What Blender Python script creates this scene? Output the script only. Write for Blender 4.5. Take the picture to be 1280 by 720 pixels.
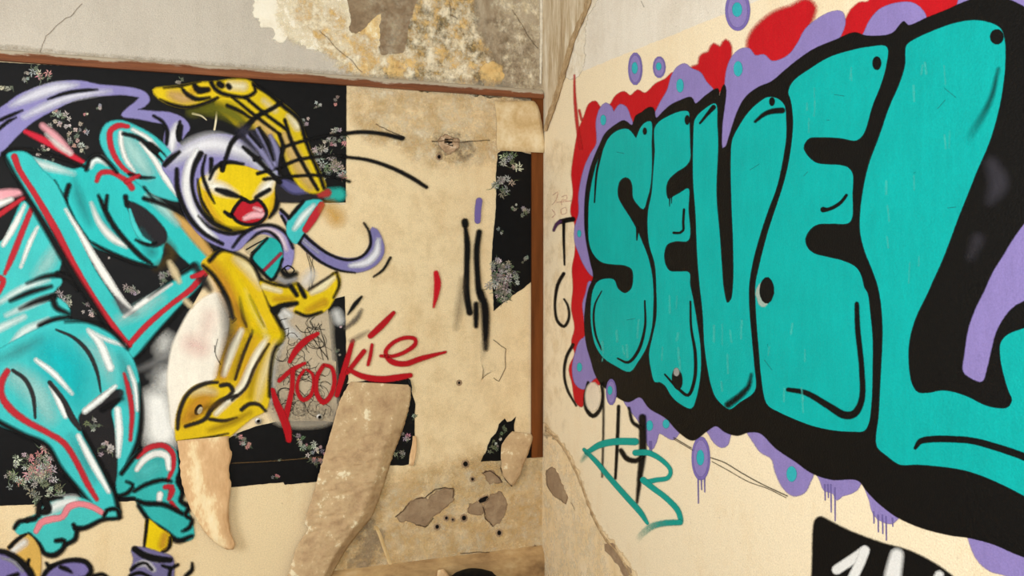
import bpy, math, random
from mathutils import Vector, noise as mnoise
from mathutils.geometry import tessellate_polygon

random.seed(7)
for o in list(bpy.data.objects):
    bpy.data.objects.remove(o, do_unlink=True)
scene = bpy.context.scene
COL = scene.collection

# ------------------------------------------------------------------ camera
FPX = 1200.0                      # focal length in pixels of a 1280x720 frame
TH = math.radians(67.5)           # angle between the view direction and the left wall
PITCH = math.atan(35 / FPX)       # camera looks slightly down
FH = Vector((math.cos(TH), math.sin(TH), 0))
RT = Vector((math.sin(TH), -math.cos(TH), 0))
FW = FH * math.cos(PITCH) - Vector((0, 0, 1)) * math.sin(PITCH)
UP = FH * math.sin(PITCH) + Vector((0, 0, 1)) * math.cos(PITCH)
CAM = -(FH * 4.2 + RT * 4.2 * (678 - 640) / FPX) + Vector((0, 0, 1.5))
cd = bpy.data.cameras.new('camera')
cd.sensor_width = 36
cd.lens = 36 * FPX / 1280
cam = bpy.data.objects.new('camera', cd)
COL.objects.link(cam)
cam.location = CAM
cam.rotation_euler = FW.to_track_quat('-Z', 'Y').to_euler()
scene.camera = cam

# ------------------------------------------------------------------ world, daylight, exposure
world = bpy.data.worlds.new('world')
scene.world = world
world.use_nodes = True
bg = world.node_tree.nodes['Background']
bg.inputs[0].default_value = (0.80, 0.90, 1.0, 1)
bg.inputs[1].default_value = 0.9
scene.view_settings.view_transform = 'Standard'
scene.view_settings.look = 'None'
scene.view_settings.gamma = 1
scene.view_settings.use_curve_mapping = False
scene.view_settings.exposure = -0.5

def window_light(name, loc, aim, sx, sy, power, col):
    ld = bpy.data.lights.new(name, 'AREA')
    ld.shape = 'RECTANGLE'
    ld.size, ld.size_y = sx, sy
    ld.energy = power
    ld.color = col
    lo = bpy.data.objects.new(name, ld)
    COL.objects.link(lo)
    lo.location = loc
    lo.rotation_euler = (Vector(aim)).to_track_quat('-Z', 'Z').to_euler()
window_light('daylight_side_window', (-3.98, -2.5, 1.75), (1, 0, 0), 1.7, 1.6, 140, (0.93, 0.97, 1.0))
window_light('daylight_back_window', (-2.1, -5.0, 1.75), (0, 1, 0), 2.4, 1.6, 115, (0.93, 0.97, 1.0))

# ------------------------------------------------------------------ helpers
def lin(c):
    return tuple(((v / 255) / 12.92 if v / 255 <= .04045 else ((v / 255 + .055) / 1.055) ** 2.4) for v in c)

def P(w, x, y, off=0.0):
    """point of the photograph on wall L (plane y=0) or R (plane x=0), off metres proud of it"""
    d = FW + RT * ((x - 640) / FPX) - UP * ((y - 360) / FPX)
    if w == 'L':
        t = (-off - CAM.y) / d.y
    else:
        t = (-off - CAM.x) / d.x
    return CAM + d * t

ORG = {}
def new_obj(name, verts, faces, mat, parent=None, alpha=None, cols=None, smooth=False, label=None):
    org = ORG.get(parent, Vector((0, 0, 0))) if parent else Vector((0, 0, 0))
    me = bpy.data.meshes.new(name)
    me.from_pydata([tuple(Vector(v) - org) for v in verts], [], faces)
    if alpha is not None:
        a = me.attributes.new('alpha', 'FLOAT', 'POINT')
        a.data.foreach_set('value', alpha)
    if cols is not None:
        a = me.attributes.new('tint', 'FLOAT_COLOR', 'POINT')
        a.data.foreach_set('color', [c for q in cols for c in (*q, 1.0)])
    if smooth:
        for p in me.polygons: p.use_smooth = True
    me.materials.append(mat)
    o = bpy.data.objects.new(name, me)
    COL.objects.link(o)
    if parent:
        o.parent = parent
    ORG[o] = org
    if label: o['label'] = label
    return o

def tag(o, label, cat, group=None):
    o['label'] = label
    o['category'] = cat
    if group: o['group'] = group
    return o

def thing(name, label, cat, loc, group=None):
    o = bpy.data.objects.new(name, None)
    COL.objects.link(o)
    o.location = loc
    o.empty_display_size = .05
    ORG[o] = Vector(loc)
    return tag(o, label, cat, group)

# ---- 2D curves in photograph pixels
def crom(pts, closed, step=3.0):
    n = len(pts)
    out = []
    rng = n if closed else n - 1
    for i in range(rng):
        if closed:
            p0, p1, p2, p3 = (pts[(i + k - 1) % n] for k in range(4))
        else:
            p1, p2 = pts[i], pts[i + 1]
            p0 = pts[i - 1] if i > 0 else tuple(2 * a - b for a, b in zip(p1, p2))
            p3 = pts[i + 2] if i + 2 < n else tuple(2 * a - b for a, b in zip(p2, p1))
        def dist(a, b): return max(1e-3, math.hypot(a[0] - b[0], a[1] - b[1])) ** .5
        t0 = 0; t1 = dist(p0, p1); t2 = t1 + dist(p1, p2); t3 = t2 + dist(p2, p3)
        L = math.hypot(p2[0] - p1[0], p2[1] - p1[1])
        m = max(1, int(L / step))
        for k in range(m):
            t = t1 + (t2 - t1) * k / m
            def mix(a, b, ta, tb): return tuple(u * (tb - t) / (tb - ta) + v * (t - ta) / (tb - ta) for u, v in zip(a, b))
            a1 = mix(p0, p1, t0, t1); a2 = mix(p1, p2, t1, t2); a3 = mix(p2, p3, t2, t3)
            b1 = mix(a1, a2, t0, t2); b2 = mix(a2, a3, t1, t3)
            out.append(mix(b1, b2, t1, t2))
    if not closed: out.append(tuple(pts[-1]))
    return out

def lin_res(pts, closed, step=3.0):
    out = []
    n = len(pts)
    for i in range(n if closed else n - 1):
        a, b = pts[i], pts[(i + 1) % n]
        m = max(1, int(math.hypot(b[0] - a[0], b[1] - a[1]) / step))
        for k in range(m):
            out.append(tuple(u + (v - u) * k / m for u, v in zip(a, b)))
    if not closed: out.append(tuple(pts[-1]))
    return out

def normals(pts, closed):
    n = len(pts); out = []
    for i in range(n):
        a = pts[(i - 1) % n] if closed or i > 0 else pts[i]
        b = pts[(i + 1) % n] if closed or i < n - 1 else pts[i]
        dx, dy = b[0] - a[0], b[1] - a[1]
        l = math.hypot(dx, dy) or 1
        out.append((dy / l, -dx / l))
    return out

def area(pts):
    return sum(pts[i - 1][0] * pts[i][1] - pts[i][0] * pts[i - 1][1] for i in range(len(pts)))

def ragged(pts, amp, freq=.16, seed=0.0):
    nn = normals(pts, True); out = []
    for (x, y), (nx, ny) in zip(pts, nn):
        v = mnoise.noise(Vector((x * freq, y * freq, seed))) + .6 * mnoise.noise(Vector((x * freq * 2.7, y * freq * 2.7, seed + 9)))
        out.append((x + nx * amp * v, y + ny * amp * v))
    return out

LAY = {'L': .0027, 'R': .0010}
def layer(w):
    LAY[w] += 1.2e-5
    return LAY[w]

def ell(cx, cy, rx, ry, n=14, rot=0):
    c, s = math.cos(rot), math.sin(rot)
    return [(cx + rx * math.cos(a) * c - ry * math.sin(a) * s, cy + rx * math.cos(a) * s + ry * math.sin(a) * c)
            for a in [2 * math.pi * k / n for k in range(n)]]

class Buf:
    def __init__(s): s.v = []; s.a = []; s.f = []; s.c = []
    def poly(s, w, pts, off, soft=1.5, alpha=1.0, smooth=True, rag=0, col=None, step=3.0):
        ring = crom(pts, True, step) if smooth else lin_res(pts, True, step)
        if rag: ring = ragged(ring, rag, seed=len(s.v) + pts[0][0])
        if area(ring) < 0: ring.reverse()
        nn = normals(ring, True)
        n = len(ring); b = len(s.v)
        k = int(soft / step) + (2 if rag else 0)
        if k > 1 and n > 4 * k:               # wide feathers follow the smoothed outline
            sm = []
            for i in range(n):
                ax = sum(nn[(i + d) % n][0] for d in range(-k, k + 1)); ay = sum(nn[(i + d) % n][1] for d in range(-k, k + 1))
                l = math.hypot(ax, ay) or 1
                sm.append((ax / l, ay / l))
            nn = sm
        for x, y in ring: s.v.append(P(w, x, y, off)); s.a.append(alpha)
        for (x, y), (nx, ny) in zip(ring, nn):
            s.v.append(P(w, x + nx * soft, y + ny * soft, off)); s.a.append(0.0)
        for t in tessellate_polygon([[Vector((x, y, 0)) for x, y in ring]]):
            s.f.append(tuple(b + i for i in t))
        for i in range(n):
            j = (i + 1) % n
            s.f.append((b + i, b + j, b + n + j, b + n + i))
        if col: s.c += [col] * (2 * n)
    def stroke(s, w, pts, width, off, soft=None, alpha=1.0, fade=False, col=None, step=3.0, cap=True):
        if isinstance(width, (int, float)): width = [width] * 2
        m = len(pts)
        q = []
        for i, p in enumerate(pts):          # carry the width through the spline as a third coordinate
            u = i / (m - 1) * (len(width) - 1); k = min(int(u), len(width) - 2)
            q.append((p[0], p[1], width[k] + (width[k + 1] - width[k]) * (u - k)))
        line = crom(q, False, step)
        if soft is None: soft = max(1.0, .28 * max(width))
        nn = normals(line, False)
        rows = []
        n = len(line)
        def tangent(i): return (-nn[i][1], nn[i][0])
        for i in range(n):
            rows.append((line[i][0], line[i][1], nn[i], max(.2, line[i][2] / 2), 1.0 if not fade else max(0, 1 - (i / (n - 1)) ** 1.6)))
        b = len(s.v)
        for x, y, (nx, ny), h, al in rows:
            inner = max(h - soft / 2, 0.0); outer = h + soft / 2
            ai = alpha * al * min(1.0, h / (soft / 2) if soft > 0 else 1)
            for d, a in ((-outer, 0), (-inner, ai), (inner, ai), (outer, 0)):
                s.v.append(P(w, x + nx * d, y + ny * d, off)); s.a.append(a)
            if col: s.c += [col] * 4
        for i in range(len(rows) - 1):
            for k in range(3):
                s.f.append((b + 4 * i + k, b + 4 * i + k + 1, b + 4 * i + 4 + k + 1, b + 4 * i + 4 + k))
        if cap:                               # round ends: a feathered half disc on each
            for end in (0, n - 1):
                x, y, (nx, ny), h, al = rows[end]
                tx, ty = tangent(end)
                if end == 0: tx, ty = -tx, -ty
                inner = max(h - soft / 2, 0.0); outer = h + soft / 2
                ai = alpha * al * min(1.0, h / (soft / 2) if soft > 0 else 1)
                m = 7
                q0 = len(s.v)
                s.v.append(P(w, x, y, off)); s.a.append(ai)
                for k in range(m):
                    an = math.pi * k / (m - 1)
                    dx, dy = -nx * math.cos(an) + tx * math.sin(an), -ny * math.cos(an) + ty * math.sin(an)
                    s.v.append(P(w, x + dx * inner, y + dy * inner, off)); s.a.append(ai)
                    s.v.append(P(w, x + dx * outer, y + dy * outer, off)); s.a.append(0.0)
                # share the end row of the ribbon so the stroke stays one connected piece
                for k in range(m - 1):
                    i0, o0, i1, o1 = q0 + 1 + 2 * k, q0 + 2 + 2 * k, q0 + 3 + 2 * k, q0 + 4 + 2 * k
                    if k == 0: o0, i0 = b + 4 * end, b + 4 * end + 1
                    if k == m - 2: i1, o1 = b + 4 * end + 2, b + 4 * end + 3
                    if inner > 0: s.f.append((q0, i0, i1))
                    s.f.append((i0, o0, o1, i1))
                if col: s.c += [col] * (2 * m + 1)
    def make(s, name, mat, parent, label=None):
        return new_obj(name, s.v, s.f, mat, parent, s.a, s.c or None, label=label)

# ------------------------------------------------------------------ materials (all node based)
def nodes(name):
    m = bpy.data.materials.new(name)
    m.use_nodes = True
    nt = m.node_tree
    return m, nt, nt.nodes, nt.links, nt.nodes['Principled BSDF']

def pos(nt):
    return nt.nodes.new('ShaderNodeNewGeometry').outputs['Position']

def nz(nt, vec, scale, detail=4, rough=.6, stretch=None):
    if stretch:
        mp = nt.nodes.new('ShaderNodeVectorMath'); mp.operation = 'MULTIPLY'
        mp.inputs[1].default_value = stretch
        nt.links.new(vec, mp.inputs[0]); vec = mp.outputs[0]
    n = nt.nodes.new('ShaderNodeTexNoise')
    n.inputs['Scale'].default_value = scale
    n.inputs['Detail'].default_value = detail
    n.inputs['Roughness'].default_value = rough
    nt.links.new(vec, n.inputs['Vector'])
    return n.outputs['Fac']

def ramp(nt, fac, stops, interp='LINEAR'):
    r = nt.nodes.new('ShaderNodeValToRGB')
    r.color_ramp.interpolation = interp
    e = r.color_ramp.elements
    while len(e) < len(stops): e.new(.5)
    for k, (p, c) in zip(e, stops):
        k.position = p
        k.color = (*c, 1) if not isinstance(c, float) else (c, c, c, 1)
    nt.links.new(fac, r.inputs[0])
    return r.outputs[0]

def mth(nt, op, a, b=None, clamp=False):
    n = nt.nodes.new('ShaderNodeMath'); n.operation = op; n.use_clamp = clamp
    for i, v in enumerate((a, b)):
        if v is None: continue
        if isinstance(v, (int, float)): n.inputs[i].default_value = v
        else: nt.links.new(v, n.inputs[i])
    return n.outputs[0]

def mixc(nt, fac, a, b, blend='MIX'):
    n = nt.nodes.new('ShaderNodeMix'); n.data_type = 'RGBA'; n.blend_type = blend
    for s, v in ((0, fac), (6, a), (7, b)):
        if isinstance(v, (int, float)): n.inputs[s].default_value = v
        elif isinstance(v, tuple): n.inputs[s].default_value = (*v, 1)
        else: nt.links.new(v, n.inputs[s])
    return n.outputs[2]

def bump(nt, bs, height, strength, dist=.004):
    b = nt.nodes.new('ShaderNodeBump')
    b.inputs['Strength'].default_value = strength
    b.inputs['Distance'].default_value = dist
    nt.links.new(height, b.inputs['Height'])
    nt.links.new(b.outputs[0], bs.inputs['Normal'])

def alpha_mix(nt, bs, grain=140, amount=.5, detail=3, shift=None):
    """feathered, grainy spray edge: the mesh carries 'alpha', noise breaks it up"""
    at = nt.nodes.new('ShaderNodeAttribute'); at.attribute_name = 'alpha'
    a = at.outputs['Fac']
    pv = pos(nt)
    if shift:
        ad = nt.nodes.new('ShaderNodeVectorMath'); ad.operation = 'ADD'
        ad.inputs[1].default_value = (shift, shift * .7, shift * 1.3)
        nt.links.new(pv, ad.inputs[0]); pv = ad.outputs[0]
    n = nz(nt, pv, grain, detail, .7)
    k = mth(nt, 'MULTIPLY', mth(nt, 'MULTIPLY', a, mth(nt, 'SUBTRACT', 1.0, a)), 4 * amount * 2)
    f = mth(nt, 'ADD', a, mth(nt, 'MULTIPLY', mth(nt, 'SUBTRACT', n, .5), k), True)
    nt.links.new(f, bs.inputs['Alpha'])

PM = {}
def paint(rgb, gloss=.55, grain=160, amount=.5, wear=.22):
    key = (rgb, gloss, grain, amount, wear)
    if key in PM: return PM[key]
    m, nt, N, L, bs = nodes('spray_paint_%d_%d_%d' % rgb)
    c = lin(rgb)
    p = pos(nt)
    big = nz(nt, p, 7, 4, .6)
    streak = nz(nt, p, 30, 5, .7, (1, 1, .18))
    v = mth(nt, 'ADD', mth(nt, 'MULTIPLY', big, wear * 1.2), mth(nt, 'MULTIPLY', streak, wear * 1.4))
    v = mth(nt, 'ADD', v, 1 - wear * 1.3)
    grit = nz(nt, p, 240, 2, .6)
    v = mth(nt, 'MULTIPLY', v, mth(nt, 'ADD', mth(nt, 'MULTIPLY', grit, .36), .82))
    n = nt.nodes.new('ShaderNodeVectorMath'); n.operation = 'SCALE'
    n.inputs[0].default_value = c
    L.new(v, n.inputs['Scale'])
    L.new(n.outputs[0], bs.inputs['Base Color'])
    bs.inputs['Roughness'].default_value = gloss
    bs.inputs['Specular IOR Level'].default_value = .14
    bump(nt, bs, mth(nt, 'ADD', nz(nt, p, 190, 3, .6), mth(nt, 'MULTIPLY', nz(nt, p, 22, 5, .6), .8)), .55, .003)
    alpha_mix(nt, bs, grain, amount)
    PM[key] = m
    return m

def print_mat(name, gloss=.35):
    m, nt, N, L, bs = nodes(name)
    at = N.new('ShaderNodeAttribute'); at.attribute_name = 'tint'
    L.new(at.outputs['Color'], bs.inputs['Base Color'])
    bs.inputs['Roughness'].default_value = gloss
    alpha_mix(nt, bs, 260, .8)
    return m

def mottle(name, stops, scale=9, detail=8, rough=.65, fine=60, relief=.6, gloss=.85, grain=None, amount=.7, stretch=None, dist=.006, shift=None, edge=3):
    """stained plaster: a colour ramp over noise, finer noise on top, relief; grain gives it ragged feathered edges"""
    m, nt, N, L, bs = nodes(name)
    p = pos(nt)
    a = nz(nt, p, scale, detail, rough, stretch)
    b = nz(nt, p, fine, 5, .7, stretch)
    f = mth(nt, 'ADD', mth(nt, 'MULTIPLY', a, .8), mth(nt, 'MULTIPLY', b, .2))
    col = ramp(nt, f, [(t, lin(c)) for t, c in stops])
    L.new(col, bs.inputs['Base Color'])
    bs.inputs['Roughness'].default_value = gloss
    h = mth(nt, 'ADD', a, mth(nt, 'MULTIPLY', b, .5))
    bump(nt, bs, h, relief, dist)
    if grain: alpha_mix(nt, bs, grain, amount, edge, shift)
    return m

ZTRIM = (P('L', 0, 77).z + P('L', 320, 97.5).z + P('L', 660, 121).z) / 3
ZLINE = (P('R', 740, 86).z + P('R', 800, 60).z + P('R', 905, 18).z) / 3

def wall_mat(name, low, up, zsplit, low2, up2, soft=.004):
    m, nt, N, L, bs = nodes(name)
    p = pos(nt)
    a = nz(nt, p, 2.2, 6, .6)
    b = nz(nt, p, 45, 5, .7)
    vs = nz(nt, p, 16, 4, .65, (1, 1, .12))
    f = mth(nt, 'ADD', mth(nt, 'MULTIPLY', a, .6), mth(nt, 'ADD', mth(nt, 'MULTIPLY', b, .2), mth(nt, 'MULTIPLY', vs, .25)))
    cl = ramp(nt, f, [(.34, lin(low2)), (.52, lin(low)), (.8, lin(low))])
    cu = ramp(nt, f, [(.34, lin(up2)), (.55, lin(up)), (.8, lin(up))])
    sp = N.new('ShaderNodeSeparateXYZ'); L.new(p, sp.inputs[0])
    edge = mth(nt, 'ADD', sp.outputs[2], mth(nt, 'MULTIPLY', mth(nt, 'SUBTRACT', nz(nt, p, 14, 5, .7), .5), .012))
    k = mth(nt, 'DIVIDE', mth(nt, 'SUBTRACT', edge, zsplit), soft, True)
    c = mixc(nt, k, cl, cu)
    speck = ramp(nt, nz(nt, p, 75, 2, .5), [(.0, .0), (.70, .0), (.74, 1.0)])
    c = mixc(nt, mth(nt, 'MULTIPLY', speck, .22), c, lin((120, 95, 65)))
    gr = ramp(nt, nz(nt, p, 210, 3, .7), [(.3, .80), (.7, 1.06)])
    c = mixc(nt, 1.0, c, gr, 'MULTIPLY')
    L.new(c, bs.inputs['Base Color'])
    bs.inputs['Roughness'].default_value = .7
    h = mth(nt, 'ADD', nz(nt, p, 190, 3, .6), mth(nt, 'MULTIPLY', nz(nt, p, 22, 5, .6), 1.2))
    bump(nt, bs, h, .75, .003)
    return m

CREAM_L = (242, 218, 174)
M_WL = wall_mat('cream_wall_paint', CREAM_L, (205, 196, 182), ZTRIM + .03, (228, 197, 146), (188, 178, 164))
M_WR = wall_mat('cream_wall_paint_right', (247, 230, 197), (240, 232, 218), ZLINE, (238, 214, 174), (220, 208, 190))
M_BACK = wall_mat('dull_room_paint', (214, 198, 170), (205, 196, 182), 2.2, (200, 184, 150), (190, 180, 165))

def plain(name, rgb, gloss=.6, scale=12, amt=.18, stretch=None, rel=.15, metal=0):
    m, nt, N, L, bs = nodes(name)
    p = pos(nt)
    bs.inputs['Specular IOR Level'].default_value = .14
    f = nz(nt, p, scale, 6, .65, stretch)
    c = lin(rgb)
    col = ramp(nt, f, [(.3, tuple(v * (1 - amt * 1.6) for v in c)), (.7, tuple(min(1, v * (1 + amt)) for v in c))])
    L.new(col, bs.inputs['Base Color'])
    bs.inputs['Roughness'].default_value = gloss
    bs.inputs['Metallic'].default_value = metal
    bump(nt, bs, f, rel, .003)
    return m

M_FLOOR = plain('dusty_concrete', (150, 132, 108), .9, 6, .2, rel=.4)
M_CEIL = plain('dull_ceiling_paint', (205, 196, 180), .9, 4, .1)
M_WOOD = plain('brown_varnished_wood', (108, 60, 26), .4, 22, .3, (1, 1, .08), .2)
M_GLASSFRAME = plain('white_window_frame_paint', (220, 215, 205), .5, 20, .05)
M_BLACKWP = plain('black_wallpaper_ground', (9, 9, 11), .5, 30, .3, rel=.12)
M_PAPER = mottle('beige_paper_back', [(.33, (166, 134, 98)), (.46, (192, 160, 120)), (.57, (204, 174, 132)), (.63, (240, 224, 188))], 16, 9, .66, 70, .8, .8, dist=.008)
M_PAPER2 = mottle('torn_paper_back_streaked', [(.34, (196, 152, 104)), (.5, (222, 182, 134)), (.56, (240, 214, 166)), (.7, (250, 236, 200))], 10, 8, .65, 90, .6, .8, stretch=(1, 1, .45), dist=.008)
M_PLASTERSKIN = mottle('plastered_paper_skin', [(.32, (176, 140, 92)), (.46, (206, 176, 126)), (.58, (226, 204, 162)), (.72, (240, 226, 196))], 9, 8, .65, 70, .6, .85)
M_BROWN = mottle('bare_brown_plaster', [(.3, (108, 88, 66)), (.48, (138, 116, 90)), (.62, (160, 140, 112)), (.74, (206, 192, 166))], 12, 9, .7, 80, .8, .95)
M_DARKHOLE = plain('dark_hole_inside', (22, 19, 17), .95, 40, .3)
M_BLACKBAG = plain('black_plastic_film', (4, 4, 5), .8, 18, .3, rel=.3)

# ------------------------------------------------------------------ the room
def box(name, lo, hi, mat, parent=None, struct=True):
    (a, b, c), (d, e, f) = lo, hi
    v = [(a, b, c), (d, b, c), (d, e, c), (a, e, c), (a, b, f), (d, b, f), (d, e, f), (a, e, f)]
    fc = [(0, 3, 2, 1), (4, 5, 6, 7), (0, 1, 5, 4), (1, 2, 6, 5), (2, 3, 7, 6), (3, 0, 4, 7)]
    o = new_obj(name, v, fc, mat, parent)
    if struct and not parent: o['kind'] = 'structure'
    return o

X0, Y0, H = -4.0, -5.1, 2.95
WL = box('wall_left', (X0, 0, 0), (.15, .15, H), M_WL)
WR = box('wall_right', (0, Y0, 0), (.15, 0, H), M_WR)
box('floor', (X0 - .15, Y0 - .15, -.1), (.15, .15, 0), M_FLOOR)
box('ceiling', (X0 - .15, Y0 - .15, H), (.15, .15, H + .1), M_CEIL)

def wall_with_opening(name, axis, c0, c1, a0, a1, z0, z1, w0, w1):
    """wall slab of thickness c0..c1 along axis with a window opening a0..a1 x z0..z1, running w0..w1"""
    v, f = [], []
    def slab(p0, p1, q0, q1):
        b = len(v)
        for z in (q0, q1):
            for c, p in ((c0, p0), (c0, p1), (c1, p1), (c1, p0)):
                v.append((c, p, z) if axis == 'x' else (p, c, z))
        f.extend(tuple(b + i for i in t) for t in [(0, 3, 2, 1), (4, 5, 6, 7), (0, 1, 5, 4), (1, 2, 6, 5), (2, 3, 7, 6), (3, 0, 4, 7)])
    slab(w0, a0, 0, H); slab(a1, w1, 0, H); slab(a0, a1, 0, z0); slab(a0, a1, z1, H)
    o = new_obj(name, v, f, M_BACK); o['kind'] = 'structure'
    return o
wall_with_opening('wall_side', 'x', X0 - .15, X0, -3.4, -1.6, .9, 2.6, Y0, 0)
wall_with_opening('wall_back', 'y', Y0 - .15, Y0, -3.35, -.85, .9, 2.6, X0 - .15, .15)
def window(name, axis, c, a0, a1, z0, z1):
    o = bpy.data.objects.new(name, None); COL.objects.link(o); o['kind'] = 'structure'
    ORG[o] = Vector((0, 0, 0))
    t = .05
    def bar(nm, p0, p1, q0, q1):
        lo = (c - .12, p0, q0) if axis == 'x' else (p0, c - .12, q0)
        hi = (c - .07, p1, q1) if axis == 'x' else (p1, c - .07, q1)
        box(nm, lo, hi, M_GLASSFRAME, o)
    bar('frame_jamb', a0, a0 + t, z0, z1); bar('frame_jamb', a1 - t, a1, z0, z1)
    bar('frame_head', a0 + t, a1 - t, z1 - t, z1); bar('frame_sill', a0 + t, a1 - t, z0, z0 + t)
    m = (a0 + a1) / 2
    bar('mullion', m - t / 2, m + t / 2, z0 + t, z1 - t)
window('window_1', 'x', X0, -3.4, -1.6, .9, 2.6)
window('window_2', 'y', Y0, -3.35, -.85, .9, 2.6)

# moulding along the top of the wallpaper, on the left wall
def extrude_x(name, prof, x0, x1, mat, n=40):
    v, f = [], []
    k = len(prof)
    for i in range(n + 1):
        x = x0 + (x1 - x0) * i / n
        for j, (o, z) in enumerate(prof):
            w = .0012 * mnoise.noise(Vector((x * 6, j * 3.1, 2)))
            v.append((x, -o - (w if o > 0 else 0), z + w))
    for i in range(n):
        for j in range(k - 1):
            f.append((i * k + j, i * k + j + 1, (i + 1) * k + j + 1, (i + 1) * k + j))
    f.append(tuple(range(k))[::-1]); f.append(tuple(n * k + j for j in range(k)))
    o = new_obj(name, v, f, mat); o['kind'] = 'structure'
    return o
zb = ZTRIM - .004
def trim_material():
    m, nt, N, L, bs = nodes('brown_trim_with_paint_splashes')
    p = pos(nt)
    sp = N.new('ShaderNodeSeparateXYZ'); L.new(p, sp.inputs[0])
    grain = nz(nt, p, 26, 6, .7, (.06, 1, 1))
    wood = ramp(nt, grain, [(.3, lin((84, 44, 22))), (.5, lin((122, 68, 36))), (.72, lin((150, 92, 54)))])
    h = mth(nt, 'DIVIDE', mth(nt, 'SUBTRACT', sp.outputs[2], zb + .021), .012)
    h = mth(nt, 'ADD', h, mth(nt, 'MULTIPLY', mth(nt, 'SUBTRACT', nz(nt, p, 16, 7, .75, (.35, 1, 1)), .5), 5.0))
    h = mth(nt, 'ADD', h, mth(nt, 'MULTIPLY', sp.outputs[0], .2), False)
    k = mth(nt, 'MULTIPLY', h, 1.6, True)
    c = mixc(nt, k, wood, lin((190, 178, 158)))
    L.new(c, bs.inputs['Base Color'])
    bs.inputs['Roughness'].default_value = .5
    bump(nt, bs, grain, .2, .003)
    return m
extrude_x('trim_1', [(0, zb), (.020, zb), (.024, zb + .008), (.020, zb + .024), (.010, zb + .036), (0, zb + .042)], X0, -.004, trim_material())

# upright wooden strip beside the corner
xl, xr = P('L', 665, 300, .012).x, -.002
zt, zbm = P('L', 670, 121, .012).z, P('L', 670, 572, .012).z
box('trim_2', (xl, -.012, zbm), (xr, 0, zt), M_WOOD)

# plaster skirting on the left wall
zs = P('L', 560, 699, .02).z
M_SKIRT = mottle('stained_brown_skirting', [(.32, (112, 84, 52)), (.44, (158, 124, 82)), (.56, (186, 152, 104)), (.68, (208, 180, 136))], 9, 9, .65, 70, .6, .9, stretch=(.5, 1, 1))
extrude_x('baseboard_left', [(0, 0), (.028, 0), (.028, zs - .07), (.024, zs - .03), (.012, zs - .008), (0, zs + .004)], X0, -.001, M_SKIRT, 60)

# ------------------------------------------------------------------ decals of wear and tone on the walls
def patch(w, name, pts, mat, off, soft=2, rag=2.5, alpha=1.0, smooth=True, label=None):
    b = Buf(); b.poly(w, pts, off, soft, alpha, smooth, rag, step=2.5)
    return b.make(name, mat, WL if w == 'L' else WR, label)

def chip(w, name, pts, mat, rag=1.5, lip=.002, out=.9, rimmat=None, label=None):
    """a spot where the paint layer is gone: bare plaster framed by the raised broken edge of the paint"""
    ring = ragged(lin_res(crom(pts, True, 4), True, 2.0), rag, .22, pts[0][0])
    if area(ring) < 0: ring.reverse()
    nn = normals(ring, True); n = len(ring)
    v = [P(w, x, y, .0013) for x, y in ring]
    f = [tuple(t) for t in tessellate_polygon([[Vector((x, y, 0)) for x, y in ring]])]
    o = new_obj(name, v, f, mat, WL if w == 'L' else WR, [1.0] * len(v), label=label)
    v = []; f = []
    for (x, y), (nx, ny) in zip(ring, nn):
        l = lip * (.6 + .7 * mnoise.noise(Vector((x * .1, y * .1, 3))))
        l = max(.0010, min(l, .0042))
        v += [P(w, x, y, .0012), P(w, x + nx * .3, y + ny * .3, l + .0013), P(w, x + nx * out, y + ny * out, .0003)]
    for i in range(n):
        j = (i + 1) % n
        f += [(3 * i, 3 * j, 3 * j + 1, 3 * i + 1), (3 * i + 1, 3 * j + 1, 3 * j + 2, 3 * i + 2)]
    new_obj('paint_edge', v, f, rimmat or M_BARE, WL if w == 'L' else WR)
    return o

def cracks(w, lines, rgb=(90, 70, 48), width=1.0, alpha=.85, name='crack'):
    b = Buf()
    for ln in lines:
        pts = lin_res(ln, False, 5)
        pts = [(x + 1.3 * mnoise.noise(Vector((x * .2, y * .2, 1))), y + 1.3 * mnoise.noise(Vector((x * .2, y * .2, 5)))) for x, y in pts]
        b.stroke(w, pts, width, layer(w), .8, alpha, step=3)
    return b.make(name, paint(rgb, .9), WL if w == 'L' else WR)

# upper left wall: peeled coats of paint
MT_WHITE = mottle('flaking_white_and_highlight', [(.3, (226, 214, 190)), (.5, (244, 236, 216)), (.7, (250, 244, 228))], 14, 8, .7, 90, .5, .8, grain=45, amount=.9)
MT_YELLOW = mottle('yellowed_old_paint', [(.36, (196, 166, 112)), (.44, (228, 194, 130)), (.52, (240, 216, 164)), (.57, (250, 240, 214))], 16, 9, .7, 70, .7, .85, grain=60, amount=.9)
MT_MOLD = mottle('mottled_damp_plaster', [(.36, (92, 78, 52)), (.44, (136, 116, 76)), (.49, (178, 152, 100)), (.53, (222, 198, 142)), (.57, (180, 160, 124)), (.64, (232, 222, 200))], 24, 10, .74, 75, .9, .95, grain=40, amount=1.0)
MT_GREY = mottle('streaked_grey_plaster', [(.32, (128, 110, 86)), (.46, (164, 146, 120)), (.58, (190, 176, 152)), (.72, (222, 212, 194))], 10, 9, .7, 70, .6, .95, grain=50, amount=.9, stretch=(1, 1, .3))
MT_BAND = mottle('grey_band_above_trim', [(.3, (150, 138, 118)), (.6, (186, 174, 154))], 9, 7, .7, 60, .3, .95, grain=40, amount=.8)
patch('L', 'flaked_white_coat', [(316, -30), (318, 4), (320, 22), (328, 32), (340, 36), (342, 48), (350, 53), (360, 45), (372, 50), (390, 60), (410, 66), (425, 74), (440, 88), (470, 96), (480, 60), (470, 20), (470, -30)], MT_WHITE, .0005, 3, 5)
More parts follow.
